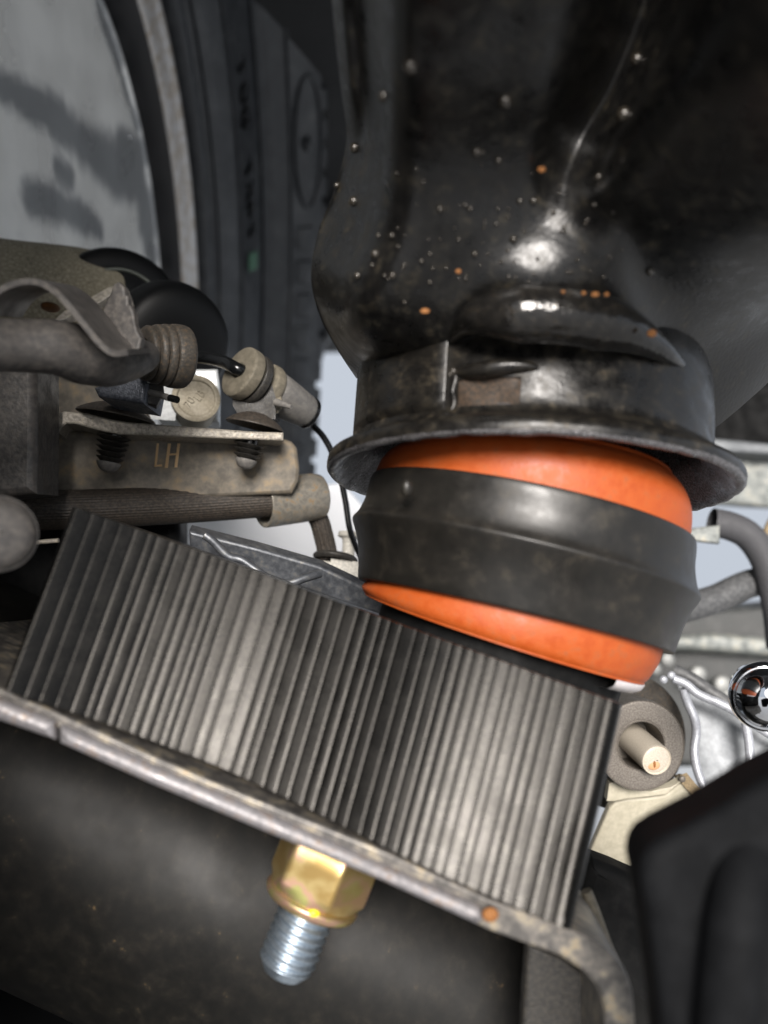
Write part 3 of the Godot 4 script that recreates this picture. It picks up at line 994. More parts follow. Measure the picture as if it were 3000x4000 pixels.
# ---------------------------------------------------------------- block, saddle, nut, axle tube
func build_axle() -> void:
	var rng := RandomNumberGenerator.new()
	rng.seed = 21
	var TL := pt(290, 1985, 0.158)
	var TR := pt(2415, 2748, 0.158)
	var BL := pt(25, 2690, 0.1455)  # lower edge brought forward so the face leans into the sun's sheen
	var BR := pt(2225, 3580, 0.1455)
	var t := thing("lift_block", "dark ribbed metal block tilted beneath the orange bump stop", "lift block", (BL + BR) * 0.5)
	var mid := pt(1370, 2372, 1.0).normalized()
	var wd := (mid + Vector3(0, 0.012, 0)).normalized()
	# cross-section along the block: [s, depth behind the front face, tone]
	var sec := [[-0.012, 0.09], [-0.012, 0.012], [-0.0125, 0.006], [-0.0118, 0.0045], [-0.008, 0.0018], [-0.002, 0.0009]]
	var s := 0.0
	# the face is bent to catch the sun in two bright bands: how far it turns along its length, in degrees
	var roll := [[0.0, 20.0], [0.27, 5.5], [0.46, -13.0], [0.62, -19.0], [0.86, -6.0], [1.0, -4.0]]
	var depths := PackedFloat32Array([0.0])
	for i in 100:
		var q := (i + 0.5) / 100.0
		var deg := 0.0
		for k in roll.size() - 1:
			if q >= roll[k][0] and q <= roll[k + 1][0]:
				deg = lerpf(roll[k][1], roll[k + 1][1], smoothstep(roll[k][0], roll[k + 1][0], q))
		depths.append(depths[i] + tan(deg_to_rad(deg)) * 0.00109)
	var swell := func(q: float) -> float:
		var at := clampf(q, 0.0, 0.9999) * 100.0
		return lerpf(depths[int(at)], depths[int(at) + 1], at - floorf(at))
	while s < 0.95:
		var wdt := rng.randf_range(0.015, 0.027)
		var deep := rng.randf_range(0.00001, 0.00006)
		for k in 9:
			var u := k / 8.0
			var q := s + wdt * (0.07 + 0.86 * u)
			sec.append([q, 0.0009 + swell.call(q) - deep * sin(PI * u)])
		sec.append([s + wdt, 0.00098 + swell.call(s + wdt)])
		s += wdt
	var e0: float = depths[100]
	sec.append_array([[0.972, 0.0008 + e0], [0.985, 0.0012 + e0], [0.993, 0.0024 + e0], [0.998, 0.0045 + e0], [1.0, 0.007 + e0], [1.0, 0.012 + e0], [1.0, 0.09]])
	var rows := []
	var nz := noise("blot")
	var nv := 30
	for i in nv + 5:
		var vv := clampf((i - 2) / float(nv), 0.0, 1.0)
		var push := 0.0
		if i == 0 or i == nv + 4:
			push = 0.0
		elif i == 1 or i == nv + 3:
			push = 0.0
		var row := PackedVector3Array()
		for e in sec:
			var p := TL.lerp(TR, e[0]).lerp(BL.lerp(BR, e[0]), vv)
			var dd: float = e[1] + push + nz.get_noise_2d(e[0] * 900.0, vv * 260.0) * 0.000008
			var q := p + wd * dd
			if i == 0:
				q += (BL - TL).normalized() * -0.0002
			if i == nv + 4:
				q += (BL - TL).normalized() * 0.0006
			row.append(q)
		rows.append(row)
	var g := Geo.new()
	g.grid(rows)
	for side in [rows[0], rows[-1]]:
		var br := PackedVector3Array()
		for j in side.size():
			var e = sec[j]
			br.append(side[j] + wd * (0.09 - e[1]))
		g.grid([side, br])
	obj("block_body", g, mats["block_metal"], t)

	# saddle bracket below the block
	var nrm := Vector3(-0.03, 0.08, 1).normalized()
	var sx := frame(pt(1200, 3240, 0.1475), nrm)
	var st := thing("axle_saddle", "worn grey saddle bracket under the ribbed block, curling down at one end", "saddle bracket", pt(1900, 3560, 0.15))
	var top := [[-500, 2480], [0, 2688], [217, 2780], [615, 2960], [886, 3074], [1500, 3322], [1925, 3514]]
	var out := top.duplicate()
	out.append_array(round_2d([[2050, 3560], [2187, 3612], [2313, 3668], [2413, 3750], [2467, 3858], [2482, 4000]], 5))
	out.append_array([[2482, 4600], [2360, 4600]])
	out.append_array(round_2d([[2360, 4000], [2348, 3895], [2295, 3813], [2196, 3741], [2060, 3690], [1900, 3632]], 5))
	out.append_array([[1500, 3420], [600, 3020], [217, 2842], [0, 2745], [-500, 2540]])
	var sg := Geo.new()
	sg.plate(on_plane(out, sx), sx, 0.07, 0.0006)
	obj("saddle_plate", sg, mats["saddle"], st)
	var shx := frame(pt(1200, 3240, 0.1455), nrm)
	var sh := Geo.new()
	sh.plate(on_plane([[226, 2832], [600, 2998], [1030, 3180], [1500, 3388], [1870, 3548], [1906, 3596], [1866, 3622], [1500, 3454], [1030, 3256], [579, 3066], [224, 2906]], shx), shx, 0.05, 0.0016)
	obj("shim", sh, mats["shim"], st)
	var sh2 := Geo.new()
	sh2.plate(on_plane([[-500, 2530], [0, 2738], [205, 2822], [208, 2894], [0, 2822], [-500, 2620]], shx), shx, 0.05, 0.0014)
	obj("shim_end", sh2, mats["shim"], st)
	var rsg := Geo.new()
	rsg.ball(pt(1915, 3572, 0.1425), Vector3(0.0014, 0.0012, 0.0009), 12)
	obj("rust_lump", rsg, mats["rust"], st)
	var wx := frame(pt(2200, 3900, 0.163), nrm)
	var wg := Geo.new()
	wg.plate(on_plane([[2060, 3680], [2200, 3740], [2300, 3815], [2352, 3900], [2365, 4600], [2010, 4600], [2045, 3900]], wx), wx, 0.004, 0.001)
	obj("side_web", wg, mats["dark_plastic"], st)

	# nut and stud hanging under the saddle
	var down := (pt(1080, 3830, 0.17) - pt(1300, 3270, 0.172)).normalized()
	var no := pt(1318, 3255, 0.172)
	var nt := thing("saddle_nut", "gold zinc hex nut on a silver threaded stud below the saddle", "nut", no)
	var ng := Geo.new()
	var hex := func(p: Vector2, f: float) -> float:
		var a := fposmod(f + 0.28, PI / 3.0) - PI / 6.0
		var flat := 0.0088 / cos(a)
		return minf(p.x, flat)
	var hp := [Vector2(0.0055, 0.0), Vector2(0.0101, 0.0), Vector2(0.0101, 0.005), Vector2(0.0101, 0.0098), Vector2(0.0099, 0.0106), Vector2(0.0088, 0.012), Vector2(0.0086, 0.0122), Vector2(0.0086, 0.0122), Vector2(0.0055, 0.0122)]
	ng.lathe(hp, no, down, 120, hex)
	var nut := obj("hex_nut", ng, mats["zinc_gold"], nt)
	var fg := Geo.new()
	fg.lathe([Vector2(0.0082, 0.012), Vector2(0.0091, 0.0123), Vector2(0.0094, 0.0129), Vector2(0.0091, 0.0138), Vector2(0.0086, 0.0143), Vector2(0.0055, 0.0143)], no, down, 48)
	obj("nut_collar", fg, mats["zinc_gold"], nut)
	var yg := Geo.new()
	yg.ball(no + down * 0.0126 + Vector3(0.0006, 0.0003, 0.0086), Vector3(0.0014, 0.001, 0.0008), 12)
	obj("paint_dab", yg, mats["yellow_mark"], nut)
	var tg := Geo.new()
	var a0 := down
	var z := (Vector3(0, 0, 1) - a0 * a0.z).normalized()
	var x := a0.cross(z)
	var trow := []
	for i in 110:
		var h := 0.012 + i * 0.000148
		var row := PackedVector3Array()
		for j in 40:
			var f := TAU * j / 40.0
			var ph := fposmod(h / 0.00175 + f / TAU, 1.0)
			var r := 0.0056 - 0.0008 * (1.0 - absf(ph * 2.0 - 1.0))
			if h > 0.0262:
				r = minf(r, 0.0052 - (h - 0.0262) * 0.7)
			row.append(no + a0 * h + (x * sin(f) + z * cos(f)) * r)
		trow.append(row)
	tg.grid(trow, true)
	tg.fan(trow[-1], no + a0 * 0.0283, true)
	obj("threaded_stud", tg, mats["zinc_blue"], nt)

	var lk := Geo.new()  # black tube added where the ground beyond lies in shade
	lk.tube(pts([[-1500, 3300, 0.34], [200, 4180, 0.32], [1600, 4900, 0.31]]), [0.045], 40)
	solo("shade_tube", lk, mats["boot_rubber"], "added black tube keeping the bottom corner dark below the axle tube", "shade tube", pt(200, 4180, 0.32))
	# axle tube
	var tube := Geo.new()
	var path := []
	var rad := []
	for i in 60:
		var k := i / 59.0
		path.append(pt(-1200 + 4200 * k, 2440 + 1960 * k, 0.24 - 0.01 * k))
		rad.append(0.0445 + nz.get_noise_1d(i * 6.0) * 0.0008)
	tube.tube(path, rad, 96)
	solo("axle_tube", tube, mats["axle_paint"], "grimy black axle tube behind the hanging gold nut", "axle tube", pt(1000, 3500, 0.24))

# ---------------------------------------------------------------- lines and brackets beside the wheel
func build_left_cluster() -> void:
	var ZF := Vector3(0, 0, 1)
	# axle end and its boot
	var g := Geo.new()
	var hub := smooth(pts([[-700, 1190, 0.27], [-300, 1200, 0.285], [0, 1215, 0.3], [250, 1235, 0.31], [420, 1255, 0.318]]), 8)
	var hr := []
	for i in hub.size():
		var k := float(i) / (hub.size() - 1)
		hr.append(0.0245 + 0.0005 * sin(k * 9.0) - 0.002 * pow(k, 3.0))
	g.tube(hub, hr, 64)
	solo("axle_end_casing", g, mats["dusty_hide"], "dust caked round casing in front of the brake shield", "axle casing", pt(150, 1250, 0.3))
	var bt := thing("rubber_boot", "black rubber boot with round folds beside the brake shield", "rubber boot", pt(560, 1330, 0.3))
	var na := Vector3(0.5, -0.1, 0.86).normalized()
	var bo := pt(462, 1240, 0.305)
	var bg := Geo.new()
	bg.lathe(smooth([Vector2(0.0185, -0.02), Vector2(0.0222, -0.012), Vector2(0.0238, -0.005), Vector2(0.0232, 0.0), Vector2(0.0205, 0.0022), Vector2(0.0168, 0.003), Vector2(0.0156, 0.0024), Vector2(0.01, 0.004), Vector2(0.001, 0.005)], 5), bo, na, 72)
	obj("large_fold", bg, mats["boot_rubber"], bt)
	var bl := Geo.new()
	bl.lathe(smooth([Vector2(0.0162, 0.0022), Vector2(0.0163, 0.0032), Vector2(0.0157, 0.0036), Vector2(0.0152, 0.003)], 3), bo, na, 72)
	obj("fold_rim", bl, mats["boot_line"], bt)
	var b2 := Geo.new()
	b2.lathe(smooth([Vector2(0.013, -0.012), Vector2(0.0175, -0.008), Vector2(0.0198, -0.002), Vector2(0.0198, 0.003), Vector2(0.0175, 0.008), Vector2(0.011, 0.0105), Vector2(0.001, 0.011)], 5), pt(655, 1340, 0.29), Vector3(0.5, -0.25, 0.7), 72)
	obj("small_fold", b2, mats["boot_rubber"], bt)
	solo("spring_clip", slab([[213, 1247], [250, 1214], [340, 1168], [420, 1122], [452, 1114], [432, 1152], [395, 1178], [330, 1200], [255, 1245], [228, 1254]], [330, 1190, 0.268], Vector3(0.1, 0.5, 0.86), 0.003, 0.0004), mats["cut_edge"], "pale dusty metal sliver showing between boot and grey pipe", "metal clip", pt(330, 1250, 0.268))

	# near grey pipe with its swollen end
	var p := Geo.new()
	var pp := smooth(pts([[-500, 1345, 0.15], [-200, 1347, 0.158], [50, 1350, 0.166], [220, 1358, 0.171], [320, 1385, 0.176], [420, 1405, 0.182], [500, 1400, 0.188], [570, 1390, 0.196]]), 8)
	var pr := []
	var ctl := [98, 98, 99, 106, 118, 112, 96, 66]
	for i in pp.size():
		var k := i / 8.0
		var a := int(floor(k))
		pr.append(lerpf(ctl[a], ctl[mini(a + 1, 7)], k - a) * K * 0.172)
	p.tube(pp, pr, 40)
	solo("brake_pipe_sleeve", p, mats["grey_pipe"], "thick grey pipe with a swollen end, nearest the camera", "pipe", pt(200, 1450, 0.17))
	# bent strap and torn fin over the pipe
	var sp := thing("bent_strap", "thin bent metal strap looping over the grey pipe", "strap", pt(300, 1300, 0.17))
	var rb := Geo.new()
	rb.ribbon(smooth(pts([[4, 1230, 0.172], [50, 1165, 0.172], [120, 1122, 0.172], [205, 1112, 0.172], [270, 1142, 0.172], [325, 1196, 0.172], [390, 1275, 0.173], [440, 1337, 0.174], [490, 1375, 0.175], [545, 1372, 0.177]]), 6), Vector3(-0.001, 0.004, -0.02), 0.0011)
	obj("loop", rb, mats["grey_pipe"], sp)
	var ro := Geo.new()  # orange reflection on the strap's underside, put in as a coloured lump
	ro.ball(pt(197, 1200, 0.182), Vector3(0.0018, 0.0009, 0.003), 12)
	obj("orange_reflection", ro, mats["rust"], sp)
	solo("torn_fin", slab([[442, 1108], [462, 1098], [484, 1118], [489, 1150], [499, 1152], [500, 1188], [508, 1190], [521, 1216], [526, 1262], [534, 1290], [552, 1322], [540, 1372], [480, 1372], [400, 1330], [385, 1250], [408, 1190], [430, 1150]], [470, 1250, 0.183], Vector3(-0.25, 0.1, 0.95), 0.0016, 0.0005), mats["grey_pipe"], "upright ragged grey fin behind the bent strap", "fin", pt(470, 1372, 0.183))

	# ribbed grommet and clamp of the first line
	var ga := Vector3(0.8, 0.0, -0.6).normalized()
	var go := pt(575, 1380, 0.208)
	var gt := thing("ribbed_grommet", "dark ribbed rubber grommet on the end of the grey pipe", "grommet", go)
	var gg := Geo.new()
	var gp := [Vector2(0.0035, -0.001), Vector2(0.0062, -0.0008), Vector2(0.0064, 0.0006), Vector2(0.0058, 0.0010), Vector2(0.0068, 0.0014), Vector2(0.007, 0.0026), Vector2(0.0063, 0.003), Vector2(0.0072, 0.0034), Vector2(0.0073, 0.0048), Vector2(0.0067, 0.0052), Vector2(0.0075, 0.0056), Vector2(0.0076, 0.0082), Vector2(0.007, 0.0096), Vector2(0.005, 0.0102), Vector2(0.001, 0.0103)]
	gg.lathe(smooth(gp, 3), go, ga, 56)
	obj("ribbed_body", gg, mats["grommet"], gt)
	var ct := thing("pipe_clamp", "grey steel clamp holding the ribbed grommet, with a short prong", "clamp", pt(560, 1590, 0.21))
	obj("clamp_body", slab([[363, 1512], [430, 1490], [498, 1455], [560, 1470], [576, 1499], [561, 1577], [470, 1562], [380, 1547]], [470, 1520, 0.215], Vector3(-0.1, 0.15, 0.98), 0.012, 0.001), mats["clamp_steel"], ct)
	obj("clamp_side", slab([[577, 1497], [636, 1486], [642, 1528], [612, 1588], [564, 1577]], [600, 1540, 0.2165], Vector3(0.25, 0.0, 0.96), 0.01, 0.0006), mats["dark_plastic"], ct)
	var pg := Geo.new()
	pg.tube(pts([[586, 1534, 0.212], [620, 1541, 0.21], [662, 1555, 0.208]]), [0.0008], 12)
	obj("prong", pg, mats["grey_plastic"], ct)
	var pg2 := Geo.new()
	pg2.tube(pts([[664, 1554, 0.208], [693, 1562, 0.2066]]), [0.00085], 12)
	obj("prong_tip", pg2, mats["cable_black"], ct)

	# caliper casting and bolt cap
	var cc := thing("caliper_casting", "pale cast metal caliper behind the round bolt cap", "caliper", pt(700, 1650, 0.262))
	obj("casting_face", slab([[560, 1545], [640, 1440], [740, 1428], [740, 1500], [684, 1540], [673, 1630], [600, 1625]], [640, 1540, 0.266], Vector3(-0.15, 0.25, 0.95), 0.01, 0.001), mats["cast_alloy"], cc)
	obj("casting_web", slab([[725, 1440], [850, 1440], [858, 1500], [856, 1650], [700, 1650], [690, 1540]], [780, 1550, 0.274], Vector3(0.15, 0.1, 0.98), 0.01, 0.001), mats["cast_alloy"], cc)
	var bc := pt(766, 1556, 0.264)
	var bx := Vector3(0.28, 0.16, 0.95).normalized()
	var bb := thing("caliper_bolt", "olive round bolt cap with raised letters", "bolt", bc)
	var bgm := Geo.new()
	bgm.lathe(smooth([Vector2(0.0072, -0.012), Vector2(0.0072, -0.001), Vector2(0.0069, 0.0002), Vector2(0.0058, 0.0004), Vector2(0.0054, 0.0), Vector2(0.0052, -0.0002), Vector2(0.00001, -0.0001)], 3), bc, bx, 56)
	obj("cap", bgm, mats["bolt_olive"], bb)
	for tx in [["LB", 0.0009, 0.0009, 1.05], ["70", -0.0019, -0.0014, 1.05]]:
		var tm := TextMesh.new()
		tm.text = tx[0]
		tm.font = SystemFont.new()
		tm.font.font_names = PackedStringArray(["Droid Sans"])
		tm.font_size = 16
		tm.pixel_size = 0.00019
		tm.depth = 0.0006
		var ti := MeshInstance3D.new()
		ti.name = "raised_letters"
		ti.mesh = tm
		ti.material_override = mats["bolt_olive"]
		var fx := frame(Vector3.ZERO, bx)
		ti.transform = Transform3D(fx.basis.rotated(bx, tx[3]), fx.basis * Vector3(tx[1], tx[2], 0.0001))
		bb.add_child(ti, true)

	# black cable into the second grommet, sleeve, thin cable
	var kb := Geo.new()
	kb.tube(smooth(pts([[660, 1400, 0.25], [730, 1392, 0.25], [800, 1396, 0.249], [870, 1412, 0.246], [925, 1440, 0.242], [980, 1462, 0.245]]), 6), [0.00178], 20)
	solo("black_cable", kb, mats["cable_black"], "glossy black cable running into the olive washer", "cable", pt(800, 1420, 0.249))
	var da := Vector3(0.66, -0.36, -0.66).normalized()
	var so := pt(930, 1447, 0.244)
	var stt := thing("cable_grommet", "olive rubber washer and tapering grey sleeve on a cable", "cable grommet", so)
	var wg := Geo.new()
	wg.lathe(smooth([Vector2(0.0017, 0.0014), Vector2(0.0021, 0.0002), Vector2(0.0028, -0.0002), Vector2(0.006, 0.0), Vector2(0.0072, 0.0003), Vector2(0.0075, 0.001), Vector2(0.0075, 0.003), Vector2(0.0071, 0.0037), Vector2(0.005, 0.004), Vector2(0.0048, 0.0075)], 3), so, da, 56)
	obj("washer", wg, mats["olive_rubber"], stt)
	var nk := Geo.new()
	nk.lathe(smooth([Vector2(0.0045, 0.0035), Vector2(0.0062, 0.0046), Vector2(0.0062, 0.0068), Vector2(0.0052, 0.0078), Vector2(0.0058, 0.0086), Vector2(0.0068, 0.0092), Vector2(0.0069, 0.0115), Vector2(0.006, 0.0128)], 3), so, da, 48)
	obj("neck", nk, mats["olive_rubber"], stt)
	var sl := Geo.new()
	sl.lathe([Vector2(0.0052, 0.012), Vector2(0.0062, 0.0125), Vector2(0.0061, 0.015), Vector2(0.0056, 0.02), Vector2(0.0049, 0.0255), Vector2(0.0044, 0.0268), Vector2(0.0044, 0.0268), Vector2(0.002, 0.027)], so, da, 48)
	obj("sleeve", sl, mats["grey_plastic"], stt)
	var slr := Geo.new()
	slr.lathe(smooth([Vector2(0.0047, 0.0262), Vector2(0.005, 0.0268), Vector2(0.0048, 0.0276), Vector2(0.004, 0.0276)], 3), so, da, 48)
	obj("sleeve_rim", slr, mats["cable_black"], stt)
	var bs := Geo.new()
	bs.lathe(smooth([Vector2(0.0066, 0.0044), Vector2(0.0073, 0.0046), Vector2(0.0073, 0.0066), Vector2(0.0066, 0.0068)], 2), so, da, 48)
	obj("strap_band", bs, mats["dark_plastic"], stt)
	obj("bracket_foot", slab([[921, 1552], [985, 1535], [1050, 1510], [1064, 1560], [1062, 1622], [1000, 1612], [935, 1600], [923, 1580]], [990, 1570, 0.245], Vector3(-0.1, 0.1, 0.98), 0.01, 0.001), mats["dark_plastic"], stt)
	obj("foot_side", slab([[1066, 1556], [1100, 1548], [1112, 1580], [1090, 1612], [1066, 1622]], [1085, 1580, 0.246], Vector3(0.3, 0.0, 0.95), 0.008, 0.0005), mats["olive_rubber"], stt)
	var pr2 := Geo.new()
	pr2.tube(pts([[1078, 1572, 0.243], [1110, 1580, 0.241], [1138, 1590, 0.2395]]), [0.0011, 0.0009, 0.0006], 12)
	obj("foot_prong", pr2, mats["grey_plastic"], stt)
	var tc := Geo.new()
	tc.tube(smooth(pts([[1215, 1655, 0.268], [1262, 1705, 0.27], [1300, 1775, 0.271], [1328, 1860, 0.272], [1350, 1960, 0.273], [1370, 2080, 0.274], [1420, 2200, 0.276]]), 6), [0.00095], 14)
	solo("sensor_wire", tc, mats["cable_black"], "thin black wire leaving the grey sleeve towards the cup", "wire", pt(1300, 1775, 0.271))

	# LH bracket: flange, face, lettering
	var lt := thing("bracket_plate", "brown steel bracket stamped LH with a thick flange on top", "bracket", pt(650, 2000, 0.25))
	var fn := Vector3(0.2, 0.04, 0.98).normalized()
	var fo := [650, 1670, 0.235]
	obj("flange", slab([[205, 1690], [208, 1655], [217, 1629], [233, 1612], [252, 1606], [337, 1613], [434, 1637], [511, 1649], [627, 1658], [806, 1671], [985, 1685], [1108, 1689], [1108, 1722], [960, 1716], [704, 1706], [550, 1699], [470, 1697], [424, 1690], [347, 1671], [290, 1656], [260, 1655], [240, 1670], [232, 1692]], fo, fn, 0.016, 0.0005), mats["cut_edge"], lt)
	var face_at := [650, 1800, 0.2475]
	var fnn := Vector3(0.2, -0.04, 0.98).normalized()
	obj("face_plate", slab([[-200, 1640], [200, 1680], [420, 1690], [1106, 1712], [1140, 1724], [1162, 1750], [1172, 1830], [1168, 1880], [1140, 1930], [-200, 1990]], face_at, fnn, 0.003, 0.0012), mats["dusty_steel"], lt)
	var lx := frame(pt(face_at[0], face_at[1], face_at[2]) + fnn * 0.0003, fnn)
	for st in [[[612, 1732], [621, 1732], [611, 1824], [602, 1824]], [[602, 1816], [632, 1813], [633, 1822], [602, 1824]], [[656, 1732], [668, 1732], [655, 1828], [643, 1828]], [[693, 1732], [704, 1732], [692, 1826], [681, 1826]], [[663, 1772], [697, 1770], [696, 1777], [662, 1779]]]:
		var lg := Geo.new()
		lg.plate(on_plane(st, lx), lx, 0.0006, 0.00008)
		obj("stamped_letter", lg, mats["stamp_tan"], lt)

	# push clips through the flange
	push_clip([458, 1606, 0.2355], 150.0, [448, 1690, 0.2365], 66.0, Vector3(0.17, 0.97, -0.05), 5, "fir tree push clip with wide disc under the grey clamp")
	push_clip([1000, 1642, 0.246], 112.0, [978, 1722, 0.2435], 60.0, Vector3(0.2, 0.95, -0.05), 3, "smaller fir tree push clip near the rounded bracket corner")

	# upright post and the plate added in the dark recess on the left
	solo("steel_post", slab([[-400, 1400], [140, 1400], [142, 1640], [138, 1930], [-400, 1990]], [0, 1700, 0.205], Vector3(0.1, 0, 1), 0.02, 0.002), mats["grey_pipe"], "upright brown steel post below the grey pipe", "post", pt(0, 1930, 0.205))
	solo("added_recess_plate", slab([[100, 1380], [460, 1380], [560, 1560], [560, 1700], [100, 1760]], [300, 1550, 0.262], ZF, 0.01, 0.002), mats["dusty_steel"], "added steel plate closing the dark recess behind the pipe clamp", "plate", pt(300, 1700, 0.262))  # plate added to hide the bright disc and keep the recess dark
	# bushing end in the near left
	var dg := Geo.new()
	var doo := pt(0, 2082, 0.15)
	dg.lathe(smooth([Vector2(0.0062, -0.03), Vector2(0.0066, -0.004), Vector2(0.0062, -0.001), Vector2(0.005, 0.0006), Vector2(0.003, 0.0012), Vector2(0.0002, 0.0014)], 4), doo, Vector3(0.55, 0.1, 0.83), 48)
	solo("bushing_end", dg, mats["grey_pipe"], "round grey bushing end at the edge beside the ribbed block", "bushing", doo)
	var pin := Geo.new()
	pin.tube(pts([[40, 2127, 0.21], [230, 2111, 0.21]]), [0.00055], 12)
	solo("steel_pin", pin, mats["cut_edge"], "short bright steel pin between bushing end and ribbed block", "pin", pt(140, 2119, 0.21))
	solo("shade_panel", slab([[-600, 1960], [420, 1930], [700, 2020], [700, 2150], [600, 2300], [500, 2900], [-600, 2900]], [100, 2400, 0.255], Vector3(0.1, 0.1, 1), 0.02, 0.003), mats["black_and_shade"], "added black panel standing in for shade behind the ribbed block", "shade panel", pt(100, 2900, 0.255))  # black panel added in place of shade in the gap

	# ribbed hose, ferrule, second hose and fitting
	var ht := thing("ribbed_hose", "dark ribbed hose running into a worn metal ferrule", "hose", pt(900, 1960, 0.255))
	var hg := Geo.new()
	var hpath := smooth(pts([[-100, 2000, 0.232], [300, 1990, 0.24], [700, 1972, 0.252], [1000, 1952, 0.26], [1080, 1946, 0.262]]), 10)
	var hrows := []
	for i in hpath.size():
		var tdir: Vector3 = (hpath[mini(i + 1, hpath.size() - 1)] - hpath[maxi(i - 1, 0)]).normalized()
		var upv := (Vector3.UP - tdir * tdir.y).normalized()
		var sd := tdir.cross(upv)
		var row := PackedVector3Array()
		for j in 168:
			var f := TAU * j / 168.0
			var r := 0.0053 + 0.00016 * absf(sin(f * 21.0)) - 0.00008
			row.append(hpath[i] + (upv * cos(f) + sd * sin(f)) * r)
		hrows.append(row)
	hg.grid(hrows, true)
	obj("hose_body", hg, mats["hose_rubber"], ht)
	var fo3 := pt(1030, 1962, 0.262)
	var fa := (pt(1255, 1938, 0.272) - fo3).normalized()
	var fe := Geo.new()
	fe.lathe(smooth([Vector2(0.0061, 0.008), Vector2(0.0061, 0.0008), Vector2(0.0064, -0.0002), Vector2(0.0073, -0.0004), Vector2(0.0076, 0.0004), Vector2(0.0075, 0.006), Vector2(0.0073, 0.014), Vector2(0.007, 0.0175), Vector2(0.006, 0.0192), Vector2(0.001, 0.0196)], 3), fo3, fa, 64)
	obj("ferrule", fe, mats["ferrule"], ht)
	var h2 := Geo.new()
	var p2 := smooth(pts([[1215, 1990, 0.272], [1245, 2030, 0.273], [1262, 2085, 0.274], [1275, 2140, 0.275], [1282, 2185, 0.275]]), 6)
	var r2 := []
	for i in p2.size():
		var tdir: Vector3 = (p2[mini(i + 1, p2.size() - 1)] - p2[maxi(i - 1, 0)]).normalized()
		var sd := tdir.cross(Vector3(0, 0, 1)).normalized()
		var fw := sd.cross(tdir)
		var row := PackedVector3Array()
		for j in 120:
			var f := TAU * j / 120.0
			row.append(p2[i] + (sd * cos(f) + fw * sin(f)) * (0.003 + 0.0001 * sin(f * 17.0)))
		r2.append(row)
	h2.grid(r2, true)
	obj("hose_tail", h2, mats["hose_rubber"], ht)
	var ft := thing("pale_fitting", "pale hose fitting with dark flange beside the black band", "hose fitting", pt(1310, 2280, 0.27))
	var fl := Geo.new()
	fl.lathe(smooth([Vector2(0.001, 0.0015), Vector2(0.0055, 0.0014), Vector2(0.0068, 0.0008), Vector2(0.007, 0.0), Vector2(0.0062, -0.0008)], 3), pt(1310, 2184, 0.274), tilt(8, 16), 40)
	obj("flange_ring", fl, mats["dark_plastic"], ft)
	obj("fitting_block", slab([[1222, 2186], [1300, 2192], [1305, 2290], [1228, 2250]], [1290, 2230, 0.27], Vector3(-0.3, 0.2, 0.95), 0.014, 0.0008), mats["pale_fitting"], ft)
	obj("fitting_face", slab([[1303, 2193], [1440, 2210], [1440, 2330], [1308, 2284]], [1340, 2240, 0.27], Vector3(0.1, 0.1, 0.98), 0.014, 0.0008), mats["pale_fitting"], ft)
	var spz := Geo.new()
	spz.lathe(smooth([Vector2(0.0035, 0.009), Vector2(0.0036, 0.0075), Vector2(0.0022, 0.0065), Vector2(0.002, 0.002), Vector2(0.0026, 0.0)], 3), pt(1358, 2190, 0.278), tilt(4, 10), 32)
	obj("spool", spz, mats["pale_fitting"], ft)
	solo("floor_pan", slab([[500, 1990], [1330, 1900], [1420, 2000], [1440, 2330], [900, 2200], [500, 2080]], [1000, 2100, 0.42], Vector3(-0.15, -0.4, 0.9), 0.004, 0.001), mats["pale_paint"], "pale painted panel seen below the ferrule", "panel", pt(1000, 2150, 0.42))
	solo("steel_strap", slab([[738, 2074], [1000, 2140], [1250, 2212], [1420, 2292], [1520, 2360], [1560, 2460], [1000, 2400], [742, 2200]], [1000, 2200, 0.235], Vector3(0.05, -0.3, 0.95), 0.005, 0.0008), mats["dark_steel"], "flat dark steel strap running behind the ribbed block", "strap", pt(1000, 2250, 0.235))
	var bpz := Geo.new()
	bpz.tube(smooth(pts([[800, 2090, 0.222], [836, 2118, 0.222], [890, 2172, 0.222], [940, 2186, 0.222], [985, 2215, 0.222], [1050, 2262, 0.222], [1120, 2280, 0.222], [1190, 2258, 0.223], [1250, 2240, 0.226]]), 6), [0.0011], 12)
	solo("brake_line", bpz, mats["dark_steel"], "thin wavy steel brake line lying along the flat strap", "brake line", pt(1000, 2230, 0.222))

